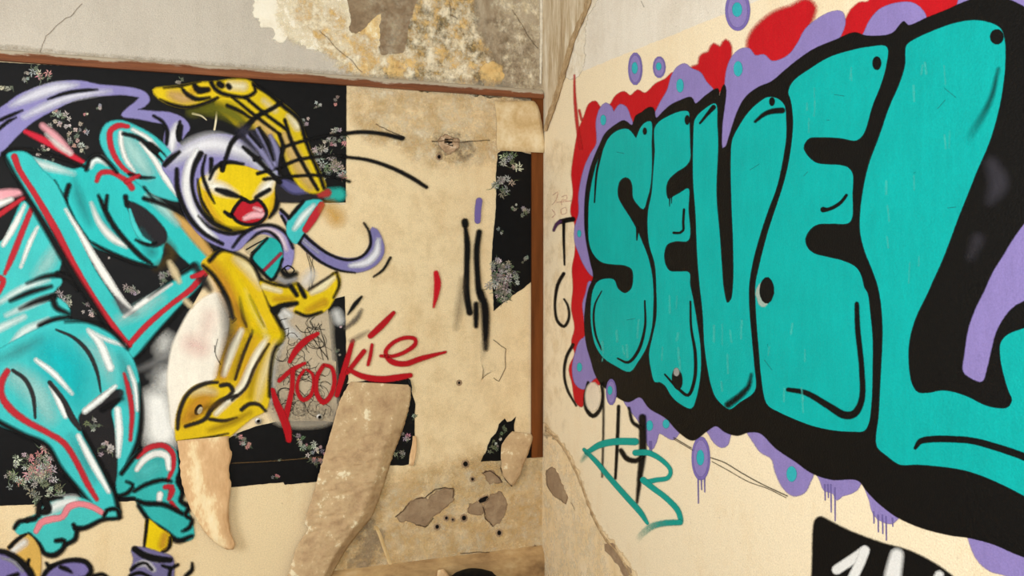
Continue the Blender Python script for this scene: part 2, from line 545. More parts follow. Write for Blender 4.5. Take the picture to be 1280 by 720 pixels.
patch('L', 'old_yellow_coat', [(388, -30), (386, 4), (398, 20), (410, 30), (400, 36), (388, 34), (398, 48), (412, 52), (424, 62), (436, 76), (446, 92), (500, 102), (560, 106), (560, 30), (530, -30)], MT_YELLOW, .0007, 3, 5)
patch('L', 'old_white_coat', [(408, 30), (406, 12), (418, -10), (434, -10), (440, 12), (438, 28), (428, 36), (416, 38)], MT_WHITE, .0009, 2, 3)
patch('L', 'damp_plaster', [(508, 50), (512, 20), (522, -30), (640, -30), (650, 20), (655, 60), (650, 100), (620, 108), (560, 106), (520, 101), (490, 98), (478, 86), (490, 74)], MT_MOLD, .0009, 8, 6)
patch('L', 'grey_plaster', [(610, -30), (690, -30), (690, 116), (640, 113), (626, 100), (622, 70), (606, 40), (600, 10)], MT_GREY, .0011, 10, 5)
chip('L', 'bare_plaster', [(432, -20), (436, 10), (439, 28), (436, 38), (444, 42), (453, 37), (462, 28), (470, 20), (476, 17), (475, 34), (475, 52), (477, 68), (490, 67), (504, 66), (508, 52), (512, 30), (520, 5), (530, -20)], M_BROWN, 1.5, .0038, .9, MT_YELLOW)
patch('L', 'grey_band', [(-10, 60), (100, 68), (250, 79), (400, 90), (500, 98), (640, 108), (640, 114), (500, 104), (400, 96), (250, 86), (100, 74), (-10, 66)], MT_BAND, .0012, 4, .6, .35)  # soft grey band along the wall just above the moulding
cracks('L', [[(50, 65), (58, 45), (72, 30), (88, 20), (102, 5)], [(400, 38), (412, 50), (422, 62), (440, 76), (452, 90)], [(562, 2), (564, 18), (572, 24)], [(640, 12), (652, 30), (662, 48), (672, 60)]], (110, 92, 70), .8, .7)

# below the moulding: stained cream
B_BRN0 = mottle('grey_brown_damp', [(.35, (140, 118, 90)), (.65, (176, 152, 120))], 30, 8, .7, 90, .5, .9, grain=14, amount=2.2, edge=8)
M_RIM = mottle('broken_paint_rim', [(.30, (176, 142, 92)), (.5, (216, 184, 130)), (.7, (230, 204, 158))], 14, 8, .7, 80, .5, .9)
M_BARE = mottle('bare_tan_plaster', [(.3, (122, 98, 74)), (.48, (152, 126, 98)), (.62, (170, 146, 116)), (.74, (200, 180, 150))], 16, 9, .7, 80, .8, .95)
MT_STAIN = mottle('stained_cream_paint', [(.34, (190, 156, 102)), (.42, (216, 184, 130)), (.50, (230, 204, 156)), (.64, (240, 222, 186))], 14, 9, .7, 70, .7, .85, grain=30, amount=1.0)
MT_LOW = mottle('damp_lower_cream', [(.30, (186, 150, 98)), (.42, (216, 184, 128)), (.52, (230, 200, 148)), (.60, (222, 200, 164)), (.72, (240, 220, 180))], 11, 9, .7, 60, .8, .9, grain=25, amount=1.0)
patch('L', 'stained_paint', [(450, 118), (520, 122), (600, 126), (668, 130), (668, 178), (640, 186), (618, 190), (590, 196), (560, 200), (520, 190), (490, 160), (460, 150)], MT_STAIN, .0006, 24, 4, .25)
patch('L', 'damp_paint', [(440, 660), (480, 620), (520, 606), (580, 596), (610, 585), (650, 600), (674, 585), (674, 700), (560, 704), (440, 712)], MT_LOW, .0006, 34, 3, .45)
patch('L', 'damp_paint', [(446, 650), (470, 655), (476, 690), (462, 705), (440, 705), (452, 690)], B_BRN0, .0008, 8, 4, .5)
chip('L', 'torn_spot', [(548, 176), (556, 168), (566, 172), (575, 178), (570, 186), (560, 192), (552, 186)], mottle('torn_brown_spot', [(.35, (120, 92, 66)), (.55, (196, 164, 130)), (.7, (240, 226, 204))], 30, 6, .7, 90, .8, .9), 2.5, .0038, .9)
chip('L', 'dark_gash', [(557, 172), (561, 174), (567, 172), (565, 178), (566, 183), (560, 180), (555, 179)], M_DARKHOLE, 1.2, .0038, .9)
chip('L', 'bare_plaster', [(497, 645), (505, 637), (512, 628), (525, 622), (535, 624), (545, 613), (556, 611), (566, 612), (565, 626), (552, 638), (540, 646), (531, 657), (520, 654), (510, 651), (500, 651)], M_BARE, 3.0, .0038, .9)
chip('L', 'bare_plaster', [(604, 592), (612, 588), (622, 595), (627, 603), (619, 603), (612, 605), (608, 598)], M_BARE, 2.4, .0038, .9)
chip('L', 'bare_plaster', [(618, 616), (628, 617), (632, 636), (626, 650), (617, 657), (608, 647), (606, 632)], M_BARE, 2.6, .0038, .9)
chip('L', 'bare_plaster', [(586, 632), (600, 630), (608, 636), (604, 641), (592, 643), (585, 640)], M_BARE, 2.6, .0038, .9)
chip('L', 'slot', [(598, 626), (609, 620), (611, 623), (600, 629)], M_DARKHOLE, .5, .003, 2)
for x, y, r in ((558, 647.5, 1.8), (566, 649.5, 1.3), (580, 647.5, 2.6), (582, 580, 3), (546.5, 658.5, 2.2), (624, 666, 2.6), (590.5, 599, 1.6), (574, 478.5, 1.4), (549, 196, 2.2), (660, 139, 2.2)):
    chip('L', 'nail_hole', ell(x, y, r, r * 1.15, 8), M_DARKHOLE, .3, .0025, 2.5)
cracks('L', [[(617, 425), (632, 436), (632, 460), (624, 477), (617, 473)], [(576, 692), (600, 690), (612, 691)], [(470, 155), (490, 165), (506, 172)], [(540, 177), (556, 176), (575, 178), (612, 175)], [(630, 702), (650, 698), (668, 696)]], (92, 70, 46), .9, .8)
cracks('L', [[(520, 624), (531, 622), (544, 612), (556, 610), (567, 611), (566, 622)], [(494, 646), (504, 638), (511, 629)], [(603, 592), (612, 588), (622, 595), (628, 603)], [(520, 656), (532, 659), (541, 648)], [(604, 634), (607, 648), (616, 658)], [(626, 585), (632, 600), (640, 608)]], (70, 52, 36), 1.1, .85)
chip('L', 'corner_hole', ell(669, 692, 4.6, 10, 12), M_DARKHOLE, .8, .0038, .9)
# a short diagonal ridge of filler low on the wall
v = []; f = []
rp = crom([(469, 657), (474, 668), (480, 685), (488, 707)], False, 2)
for i, (x, y) in enumerate(rp):
    h = .006 * (1 - abs(2 * i / (len(rp) - 1) - 1) ** 3)
    v += [P('L', x - 2, y, .0005), P('L', x - .6, y, h + .001), P('L', x + 1, y, h * .8 + .001), P('L', x + 3, y, .0005)]
for i in range(len(rp) - 1):
    for k in range(3): f.append((4 * i + k, 4 * i + k + 1, 4 * i + 5 + k, 4 * i + 4 + k))
new_obj('filler_ridge', v, f, M_RIM, WL, smooth=True)

# scabs of the old coats, and a painted corner highlight
def blotch(name, c0, c1, grain, shift, relief=.8):
    """scabs of another coat: where the noise passes a threshold, with crisp broken edges"""
    return mottle(name, [(.35, c0), (.65, c1)], 30, 8, .7, 90, relief, .9, grain=grain, amount=2.6, edge=9, shift=shift)
B_YEL = blotch('yellow_scabs', (214, 172, 104), (240, 208, 144), 16, 3.1)
B_PALE = blotch('pale_scabs', (232, 214, 174), (248, 238, 214), 22, 7.7)
B_OLV = blotch('olive_mould', (100, 84, 54), (142, 122, 82), 18, 12.3)
B_GREY = blotch('grey_scabs', (150, 140, 122), (196, 186, 166), 15, 19.9)
B_BRN = blotch('brown_scabs', (118, 98, 72), (160, 138, 108), 20, 27.5)
B_STN = blotch('ochre_stains', (206, 168, 108), (222, 190, 134), 12, 33.3, .4)
TOPZ = [(508, 45), (516, 10), (524, -30), (628, -30), (640, 20), (646, 70), (640, 108), (560, 105), (510, 100), (484, 92), (490, 76)]
patch('L', 'grey_scabs', TOPZ, B_GREY, .00100, 10, 5, .5)
patch('L', 'olive_mould', TOPZ, B_OLV, .00102, 10, 5, .5)
patch('L', 'yellow_scabs', TOPZ, B_YEL, .00104, 10, 5, .46)
patch('L', 'pale_scabs', [(500, 40), (520, 0), (590, 10), (640, 60), (640, 108), (500, 100), (470, 92)], B_PALE, .00106, 10, 5, .42)
patch('L', 'pale_scabs', [(350, -10), (440, -10), (440, 40), (476, 60), (478, 96), (440, 90), (400, 62), (360, 44)], B_PALE, .00108, 8, 5, .46)
patch('L', 'yellow_scabs', [(372, 10), (400, 0), (436, 30), (470, 60), (500, 96), (446, 92), (410, 60)], B_YEL, .00107, 8, 5, .44)
patch('L', 'pale_scabs', [(448, 0), (505, 0), (508, 60), (480, 64), (470, 22)], B_PALE, .0015, 6, 4, .08)
patch('L', 'pale_scabs', [(620, -10), (676, -10), (676, 112), (640, 110), (630, 60)], B_PALE, .00115, 8, 4, .3)
patch('L', 'olive_mould', [(612, 30), (660, 40), (670, 110), (630, 108), (612, 80)], B_BRN, .00117, 10, 4, .16)
patch('L', 'yellow_scabs', [(604, 84), (624, 80), (626, 104), (606, 106)], B_YEL, .00119, 3, 3, .8)
MIDZ = [(445, 116), (520, 122), (600, 126), (666, 132), (662, 176), (620, 188), (590, 198), (540, 200), (500, 180), (460, 170)]
patch('L', 'pale_scabs', MIDZ, B_PALE, .00072, 12, 5, .22)
patch('L', 'ochre_stains', MIDZ, B_STN, .00074, 12, 5, .14)
patch('L', 'brown_scabs', [(545, 172), (566, 166), (584, 176), (590, 190), (570, 200), (552, 194)], B_BRN, .00076, 5, 3, .22)
LOWZ = [(450, 650), (480, 622), (520, 608), (580, 594), (606, 584), (650, 598), (674, 590), (674, 698), (560, 702), (440, 712)]
patch('L', 'ochre_stains', LOWZ, B_STN, .00072, 26, 3, .2)
patch('L', 'pale_scabs', LOWZ, B_PALE, .00076, 14, 5, .10)
patch('L', 'ochre_stains', [(440, 230), (530, 240), (600, 280), (600, 480), (660, 420), (660, 560), (560, 600), (520, 460), (480, 380)], B_STN, .0007, 30, 5, .04)
b = Buf(); b.stroke('L', [(676.5, -20), (676.5, 40), (675.5, 104)], [3, 3.4, 2], .0024, 1.6, .9); b.make('corner_highlight_strip', MT_WHITE, WL)  # pale highlight painted as a strip along the corner edge
patch('R', 'pale_scabs', [(684, 556), (704, 566), (722, 600), (738, 650), (762, 686), (784, 716), (684, 720)], B_PALE, .00075, 6, 4, .2)
patch('R', 'ochre_stains', [(690, 180), (712, 190), (706, 420), (700, 540), (684, 540), (684, 300)], B_STN, .0006, 6, 4, .06)

# right wall wear
MT_STRIP = mottle('streaked_stripped_plaster', [(.34, (150, 126, 94)), (.45, (186, 164, 130)), (.54, (212, 196, 168)), (.64, (236, 226, 206))], 14, 9, .7, 70, .6, .95, grain=50, amount=.9, stretch=(1, 1, .16))
patch('R', 'stripped_plaster', [(675, -30), (742, -30), (736, 4), (726, 28), (714, 56), (706, 86), (698, 112), (690, 138), (682, 160), (675, 172)], MT_STRIP, .0006, 2, 3)
MT_EDGE = mottle('broken_white_paint_edge', [(.3, (206, 190, 164)), (.5, (232, 222, 202)), (.7, (246, 240, 226))], 20, 8, .7, 90, .7, .85, grain=60, amount=.8)
patch('R', 'broken_paint_edge', [(738, -30), (752, -30), (744, 4), (734, 20), (730, 50), (728, 86), (716, 98), (708, 96), (712, 72), (722, 40), (732, 12)], MT_EDGE, .0007, 2, 2)
v = []; f = []           # the loose edge of the crack, standing off the wall
rp = crom([(741, -20), (734, 10), (725, 30), (716, 52), (711, 70), (703, 98), (697, 118), (689, 142), (681, 164)], False, 2)
for i, (x, y) in enumerate(rp):
    wd = 4.5 + 1.8 * mnoise.noise(Vector((y * .12, 0, 0))); e = .008 + .005 * mnoise.noise(Vector((y * .09, 4, 0)))
    v += [P('R', x - wd, y, .0006), P('R', x - wd * .4, y, e * .5), P('R', x + wd * .4, y, e), P('R', x + wd * .6, y, .0006)]
for i in range(len(rp) - 1):
    for k in range(3): f.append((4 * i + k, 4 * i + k + 1, 4 * i + 5 + k, 4 * i + 4 + k))
MT_LIP = mottle('crumbling_plaster_lip', [(.34, (140, 112, 78)), (.52, (184, 156, 116)), (.7, (220, 200, 166))], 25, 8, .7, 90, .8, .95)
new_obj('crack_lip', v, f, MT_LIP, WR)
MT_PALE = mottle('pale_undercoat', [(.34, (216, 188, 142)), (.46, (232, 206, 162)), (.58, (238, 216, 178)), (.72, (242, 230, 206))], 8, 9, .7, 60, .6, .85, grain=40, amount=.9, stretch=(1, 1, .4))
patch('R', 'peeled_undercoat', [(680, 530), (690, 542), (702, 556), (714, 574), (724, 598), (733, 624), (742, 648), (756, 668), (770, 684), (784, 704), (800, 740), (678, 760), (676, 560)], MT_PALE, .0006, 3, 3)
v = []; f = []
rp = crom([(683, 538), (694, 548), (704, 560), (715, 580), (725, 602), (735, 630), (744, 652), (758, 676), (772, 692), (790, 722)], False, 2)
for i, (x, y) in enumerate(rp):
    wd = 1.5 + 1.3 * mnoise.noise(Vector((y * .15, 7, 0)))
    e = max(.001, .004 + .004 * mnoise.noise(Vector((y * .1, 2, 0))))
    v += [P('R', x - wd, y, .0007), P('R', x, y, e), P('R', x + wd, y - 1, .0007)]
for i in range(len(rp) - 1):
    for k in range(2): f.append((3 * i + k, 3 * i + k + 1, 3 * i + 4 + k, 3 * i + 3 + k))
new_obj('peeling_edge', v, f, MT_LIP, WR)
chip('R', 'bare_plaster', [(684, 588), (690, 584), (696, 591), (702, 605), (709, 622), (707, 629), (700, 624), (690, 617), (684, 604)], M_BARE, 1.0, .0038, .9)
chip('R', 'bare_plaster', [(756, 680), (768, 680), (772, 690), (780, 702), (790, 716), (782, 722), (772, 706), (762, 694), (756, 688)], M_BARE, 1.6, .0038, .9, MT_EDGE)
cracks('R', [[(683, 588), (683, 603), (689, 617), (700, 625)], [(714, 628), (717, 634), (719, 638)], [(805, 8), (802, 2)], [(867, 228), (900, 227), (980, 225)], [(868, 231), (895, 230)]], (80, 80, 70), .7, .6)

# ------------------------------------------------------------------ black floral wallpaper
def sheet(name, w, pts, label, off0, off1, rag=1.0, smooth=False, group=None, mat=None):
    ring = crom(pts, True, 4) if smooth else lin_res(pts, True, 4)
    if rag: ring = ragged(ring, rag, .2, pts[0][0])
    n = len(ring)
    v = [P(w, x, y, off1) for x, y in ring] + [P(w, x, y, off0) for x, y in ring]
    f = []
    for t in tessellate_polygon([[Vector((x, y, 0)) for x, y in ring]]): f.append(tuple(t))
    for i in range(n):
        j = (i + 1) % n; f.append((i, j, n + j, n + i))
    cx = sum(p[0] for p in pts) / len(pts); ybot = max(p[1] for p in pts)
    root = thing(name, label, 'wallpaper', P(w, cx, ybot, 0), group)
    new_obj('paper', v, f, mat or M_BLACKWP, root)
    return root

M_PRINT = print_mat('floral_print_inks')
INK = [(176, 172, 164), (138, 136, 128), (206, 200, 190), (216, 150, 152), (108, 122, 92), (236, 226, 216)]
def flowers(root, spots, off):
    for cx, cy, R, n, pink in spots:
        b = Buf()
        for k in range(n):
            a = random.uniform(0, 6.28); d = R * math.sqrt(random.random())
            x, y = cx + d * math.cos(a), cy + d * math.sin(a)
            r = random.uniform(.16, .36) * R if R > 12 else random.uniform(.3, .6) * R
            r = max(1.8, r)
            c = random.choice(INK[:3] + [INK[4]]) if random.random() > pink else random.choice([INK[3], INK[5]])
            c = tuple(q * random.uniform(.75, 1.1) for q in lin(c))
            m = random.randint(5, 8); a0 = random.uniform(0, 6.28)
            for j in range(m):
                th = a0 + 6.28 * j / m + random.uniform(-.2, .2)
                e = r * random.uniform(.7, 1.1)
                x2, y2 = x + e * math.cos(th), y + e * math.sin(th)
                xm, ym = x + .55 * e * math.cos(th + .35), y + .55 * e * math.sin(th + .35)
                b.stroke('L', [(x + .2 * e * math.cos(th), y + .2 * e * math.sin(th)), (xm, ym), (x2, y2)],
                         [.7, max(.9, r * .27), .5], off, .7, 1.0, col=c, step=2.5, cap=False)
            if random.random() < .4:
                th = random.uniform(0, 6.28)
                g = tuple(q * .9 for q in lin(INK[4]))
                b.stroke('L', [(x, y), (x + r * 1.1 * math.cos(th), y + r * 1.1 * math.sin(th)), (x + 2 * r * math.cos(th + .3), y + 2 * r * math.sin(th + .3))], [.7, 1.0, .4], off, .6, .7, col=g, step=3, cap=False)
        b.make('printed_flowers', M_PRINT, root)

wp = sheet('floral_wallpaper', 'L', [(-60, 73), (0, 77.5), (160, 87), (320, 97), (433, 106), (433, 180), (432, 253), (400, 254), (370, 250), (348, 250), (332, 252), (318, 285), (296, 310), (264, 335), (250, 365), (238, 386), (225, 410), (215, 432), (210, 460), (209, 485), (212, 510), (217, 540), (223, 555), (228, 585), (233, 616), (175, 626), (100, 629), (0, 632), (-60, 637)],
           'large sheet of black floral wallpaper behind the turquoise painted figure', .0015, .0021, .5)
flowers(wp, [(52, 92, 12, 7, .1), (35, 100, 7, 3, .1), (6, 110, 9, 4, .1), (75, 150, 16, 12, .1), (97, 168, 15, 14, .25), (122, 130, 6, 3, 0), (107, 143, 4, 2, .5),
             (418, 175, 14, 18, .25), (400, 205, 20, 30, .12), (425, 215, 10, 12, .4), (396, 133, 5, 3, .6), (418, 125, 6, 3, .1), (415, 240, 6, 4, .2), (380, 150, 7, 5, 0),
             (30, 585, 20, 26, .5), (62, 578, 22, 30, .55), (55, 606, 24, 30, .1), (15, 600, 10, 6, .1), (117, 532, 11, 12, .15), (130, 560, 12, 14, .1), (80, 374, 12, 9, .2),
             (112, 388, 9, 5, 0), (206, 347, 10, 8, 0), (166, 360, 9, 7, 0), (137, 322, 4, 2, .5), (225, 101, 6, 3, .1), (30, 90, 5, 2, 0), (60, 195, 14, 10, .1), (102, 184, 7, 4, 0)], .0024)
b = Buf(); b.stroke('L', [(328, 249), (345, 250), (362, 252), (372, 251), (384, 252), (402, 254), (431, 255)], [.6, 1.6, .8], .0023, .7); b.make('torn_white_edge', paint((236, 226, 204), .8), wp)
b = Buf(); b.stroke('L', [(271, 112), (271, 130), (270, 150), (268, 162)], [.8, 2.4, 2.4], .0022, .8); b.stroke('L', [(241, 142), (252, 145), (258, 150)], [3, 1], .0022, .8); b.make('split_white_edge', paint((226, 214, 180), .8), wp)

wp2 = sheet('floral_wallpaper', 'L', [(284, 549), (300, 540), (320, 533), (345, 527), (380, 526), (416, 527), (424, 500), (430, 480), (470, 474), (510, 471), (514, 488), (519, 505), (518, 530), (519, 560), (518, 579), (505, 582), (487, 582), (440, 593), (400, 602), (356, 606), (354, 603), (320, 606), (290, 609), (270, 611)],
            'low strip of black floral wallpaper behind the long peeled paper strip', .0015, .0022, .7)
flowers(wp2, [(393, 566, 15, 24, .55), (375, 552, 8, 6, .1), (308, 556, 7, 5, .5), (300, 546, 8, 5, .1), (345, 593, 6, 4, .2), (505, 545, 8, 5, .1), (512, 520, 7, 5, .1), (500, 572, 8, 4, 0), (350, 577, 3, 1, 0)], .0025)
b = Buf(); b.stroke('L', [(290, 579), (330, 577), (370, 574), (402, 571)], .9, .0024, .7, .7); b.make('printed_border_line', paint((110, 84, 50), .5), wp2)
wp3 = sheet('floral_wallpaper', 'L', [(409, 378), (420, 373), (431, 370), (432, 410), (433, 455), (436, 474), (428, 490), (421, 506), (420, 478), (420, 452), (415, 450), (413, 420)],
            'narrow upright scrap of black wallpaper beside the red word', .0015, .0020, .5)
flowers(wp3, [(427, 405, 4, 3, .6), (424, 440, 5, 3, 0)], .0023)
wp4 = sheet('floral_wallpaper', 'L', [(622, 192), (626, 189), (640, 188), (652, 190), (666, 193), (667, 240), (667, 300), (666, 350), (655, 360), (640, 370), (630, 378), (617, 389), (616, 360), (614, 335), (616, 300), (620, 255), (620, 217)],
            'tall torn piece of black floral wallpaper beside the upright wooden strip', .0015, .0022, 1.0)
flowers(wp4, [(628, 335, 13, 28, .05), (622, 355, 12, 22, .05), (640, 348, 9, 10, 0), (643, 260, 5, 4, .1), (656, 264, 7, 6, 0), (630, 232, 12, 12, .1), (640, 200, 12, 9, 0), (657, 325, 5, 4, 0), (626, 290, 5, 3, 0), (630, 367, 9, 14, 0)], .0025)
wp5 = sheet('floral_wallpaper', 'L', [(601, 577), (606, 566), (614, 548), (622, 538), (623, 530), (631, 523), (634, 527), (639, 526), (645, 521), (643, 530), (643, 540), (655, 545), (668, 548), (674, 560), (674, 571), (640, 575)],
            'small scrap of black wallpaper low beside the foot of the wooden strip', .0015, .0022, 1.4)
flowers(wp5, [(628, 540, 6, 4, .1), (622, 552, 6, 4, .6), (616, 562, 6, 4, .1)], .0025)

# ------------------------------------------------------------------ loose paper
def flap(name, w, rows, mat, label, cat='torn paper', bulge=0.0, ripple=.003, cols=14, step=5.0, thick=.0012, rag=1.0, curl=0.0, wrinkle=0.0):
    """rows: (x_left, y_left, off_left, x_right, y_right, off_right) from the top down, offs in metres off the wall"""
    rr = []
    n = len(rows)
    def cr(i, t):
        p = [rows[max(0, min(n - 1, i + k))] for k in (-1, 0, 1, 2)]
        return [.5 * ((2 * b) + (-a + c) * t + (2 * a - 5 * b + 4 * c - d) * t * t + (-a + 3 * b - 3 * c + d) * t ** 3) for a, b, c, d in zip(*p)]
    for i in range(n - 1):
        L = math.hypot(rows[i + 1][0] - rows[i][0], rows[i + 1][1] - rows[i][1])
        m = max(1, int(L / step))
        for k in range(m): rr.append(cr(i, k / m))
    rr.append(list(rows[-1]))
    v, f = [], []
    for i, (xl_, yl_, ol, xr_, yr_, orr) in enumerate(rr):
        tt = i / (len(rr) - 1)
        for j in range(cols + 1):
            s = j / cols
            x = xl_ + (xr_ - xl_) * s; y = yl_ + (yr_ - yl_) * s
            if j in (0, cols): x += rag * mnoise.noise(Vector((y * .25, j, 3)))
            o = ol + (orr - ol) * s + bulge * math.sin(math.pi * s) * (.3 + .7 * tt)
            if s > .84: o -= curl * ((s - .84) / .16) * min(1, 3 * tt)
            o += ripple * (mnoise.noise(Vector((x * .035, y * .05, 1))) + .5 * mnoise.noise(Vector((x * .12, y * .25, 8))) + wrinkle * mnoise.noise(Vector((x * .06 + y * .03, y * .42 + x * .1, 4))) * max(0, math.sin(math.pi * tt * 1.05)) ** 2) * min(1, 3 * tt + .1)
            v.append(P(w, x, y, max(.0026, o)))
    for i in range(len(rr) - 1):
        for j in range(cols):
            a = i * (cols + 1) + j
            f.append((a, a + 1, a + cols + 2, a + cols + 1))
    xs = (rows[0][0] + rows[0][3]) / 2
    root = thing(name, label, cat, P(w, xs, rows[0][1], 0))
    o = new_obj('sheet', v, f, mat, root, smooth=True)
    md = o.modifiers.new('thickness', 'SOLIDIFY'); md.thickness = thick; md.offset = 0
    return root, o

flap('peeled_paper_strip', 'L', [(438, 477, .009, 511, 481, .009), (432, 487, .010, 514, 489, .012), (424, 503, .018, 511, 510, .022), (415, 535, .026, 503, 538, .034),
      (402, 580, .034, 490, 573, .046), (390, 622, .040, 478, 612, .056), (381, 652, .045, 465, 645, .060), (385, 662, .047, 453, 660, .058), (372, 682, .050, 432, 688, .056),
      (360, 718, .054, 415, 718, .058), (342, 770, .060, 385, 772, .062)], M_PAPER, 'long beige strip of wallpaper peeled off and hanging down the wall', bulge=.012, ripple=.005, rag=1.2, curl=.035, wrinkle=2.0, cols=34, step=2.5)
rt, sh = flap('hanging_paper_flap', 'L', [(221, 551, .009, 285, 545, .009), (223, 562, .011, 287, 560, .014), (225, 577, .013, 290, 568, .018), (227, 600, .016, 286, 588, .022), (232, 620, .020, 289, 608, .028),
      (240, 640, .026, 286, 632, .034), (250, 657, .030, 286, 652, .038), (262, 672, .034, 289, 668, .042), (274, 682, .037, 294, 680, .044), (284, 687, .040, 291, 687, .044)], M_PAPER2,
     'pale tan torn flap of wallpaper hanging below the yellow painted foot', bulge=.008, ripple=.004, rag=1.8)
flap('plastered_paper_skin', 'L', [(618, 126, .002, 667, 126, .014), (620, 140, .002, 672, 132, .018), (621, 155, .002, 676, 148, .020), (621, 170, .002, 679, 165, .020), (621, 180, .002, 681, 180, .020), (622, 188, .003, 680, 191, .020)],
     M_PLASTERSKIN, 'cream plastered paper bulging over the top of the upright wooden strip', bulge=.003, ripple=.003, rag=1.0)
flap('curled_paper_scrap', 'L', [(640, 539, .003, 665, 543, .014), (632, 548, .006, 665, 552, .016), (627, 556, .010, 660, 568, .018), (626, 578, .014, 655, 580, .020), (629, 594, .014, 650, 594, .018), (638, 606, .010, 642, 607, .010)],
     M_PAPER, 'small curled tan paper scrap hanging by the foot of the wooden strip', bulge=.006, ripple=.004, rag=1.4)
flap('curled_paper_edge', 'L', [(516, 545, .003, 520, 545, .003), (515, 556, .004, 521, 556, .010), (512, 570, .004, 520, 568, .012), (511, 582, .003, 517, 582, .010)],
     M_PAPER2, 'thin curled paper edge at the end of the low black strip', ripple=.001, cols=6, rag=.4)
flap('curled_paper_edge', 'L', [(509, 472, .003, 513, 475, .010), (511, 480, .003, 515, 484, .012), (512, 490, .004, 514, 492, .010)], M_BLACKWP, 'tiny black curled wallpaper corner atop the peeled strip', ripple=.001, cols=5, rag=.3)
flap('torn_paper_bit', 'L', [(547, 713, .040, 554, 711, .040), (546, 722, .042, 562, 720, .046), (545, 740, .044, 566, 740, .048)], M_PAPER2, 'crumpled yellowish paper bit in front of the skirting', ripple=.004, cols=5, rag=1)

# black rounded bundle on the floor against the skirting: lumpy plastic sack
def sack():
    c = P('L', 592, 713.5, .20); R = .135
    root = thing('plastic_sack', 'black plastic sack on the floor against the stained skirting', 'bag', (c.x, c.y, 0))
    v, f = [], []
    nu, nv = 28, 16
    top = c.z
    for i in range(nv + 1):
        ph = math.pi * i / nv
        for j in range(nu):
            th = 2 * math.pi * j / nu
            r = math.sin(ph) ** .8 if 0 < i < nv else 0.0
            d = Vector((r * math.cos(th), r * math.sin(th), math.cos(ph)))
            k = 1 + .06 * mnoise.noise(d * 3) + .03 * mnoise.noise(d * 9)
            z = top / 2 + d.z * top / 2 * (1 if d.z > .9 else (.97 + .03 * k))
            v.append((c.x + d.x * R * k, c.y + d.y * R * k, max(0.0, z)))
    for i in range(nv):
        for j in range(nu):
            f.append((i * nu + j, i * nu + (j + 1) % nu, (i + 1) * nu + (j + 1) % nu, (i + 1) * nu + j))
    new_obj('body', v, f, M_BLACKBAG, root, smooth=True)
sack()

# ------------------------------------------------------------------ spray paint vocabulary
TQ = (0, 168, 164); CY = (62, 190, 192); LC = (176, 222, 218); WH = (236, 236, 232); RD = (184, 36, 48); PK = (234, 164, 174)
BK = (9, 8, 8); PU = (138, 132, 188); LP = (206, 206, 228); YE = (228, 198, 12); GD = (206, 152, 44); OL = (122, 112, 24)
RED = (188, 16, 28); PUR = (138, 124, 184); DOT = (48, 172, 182); TEAL = (16, 152, 142); CREAM = (240, 222, 176); GY = (140, 138, 136); REDT = (176, 14, 26)

def fill(name, parent, w, pts, col, soft=1.5, alpha=1.0, rag=0, smooth=True, label=None, **kw):
    b = Buf(); b.poly(w, pts, layer(w), soft, alpha, smooth, rag)
    if alpha < 1: kw.setdefault('amount', .15)
    return b.make(name, paint(col, **kw), parent, label)

def line(name, parent, w, specs, col, soft=None, alpha=1.0, fade=False, label=None, join=False, **kw):
    """specs: list of (points, width); each stroke is an object of its own unless joined"""
    b = Buf(); first = None
    if soft and soft >= 5: kw.setdefault('amount', .2)
    for k, (pts, wd) in enumerate(specs):
        b.stroke(w, pts, wd, layer(w), soft, alpha, fade)
        if not join:
            o = b.make(name, paint(col, **kw), parent, label); first = first or o
            b = Buf()
    if join:
        first = b.make(name, paint(col, **kw), parent, label)
        if join == 'stuff': first['kind'] = 'stuff'
    return first

# ------------------------------------------------------------------ big lettering on the right wall
G = thing('graffiti_lettering', 'huge turquoise bubble lettering with black outline and red and purple cloud', 'graffiti', P('R', 1000, 680, 0))
RF = lambda name, pts, col, soft=1.5, label=None, **k: fill(name, G, 'R', pts, col, soft, label=label, **k)
# red cloud
RF('red_cloud', [(720, 180), (717, 200), (715, 217), (717, 242), (714, 265), (719, 280), (720, 300), (719, 318), (716, 335), (717, 360), (715, 385), (719, 410), (715, 428), (719, 442), (712, 460), (716, 480), (720, 502), (727, 508), (733, 490), (760, 470), (790, 300), (800, 200), (848, 120), (842, 91), (832, 99), (820, 105), (806, 117), (797, 113), (788, 120), (780, 115), (770, 120), (762, 132), (752, 136), (744, 127), (737, 130), (730, 147), (724, 162)], RED, 2)
line('red_cloud_edge', G, 'R', [([(718, 94), (718, 110), (719, 130), (722, 160), (726, 185)], [2, 4, 5]), ([(724, 138), (727, 150)], 3)], RED, 2, .8)
RF('red_cloud', [(864, 86), (873, 82), (877, 70), (886, 66), (892, 56), (900, 60), (907, 51), (912, 57), (912, 75), (906, 108), (892, 116), (880, 110)], RED, 4)
RF('red_cloud', [(937, 57), (940, 45), (952, 30), (970, 17), (990, 10), (1007, 2), (1016, 9), (1011, 27), (1000, 47), (990, 70), (966, 82), (945, 78)], RED, 7)
RF('red_cloud', [(1040, 52), (1052, 36), (1057, 26), (1065, 12), (1075, 4), (1085, 3), (1094, -8), (1200, -12), (1200, 10), (1160, 24), (1110, 50), (1060, 56)], RED, 3)
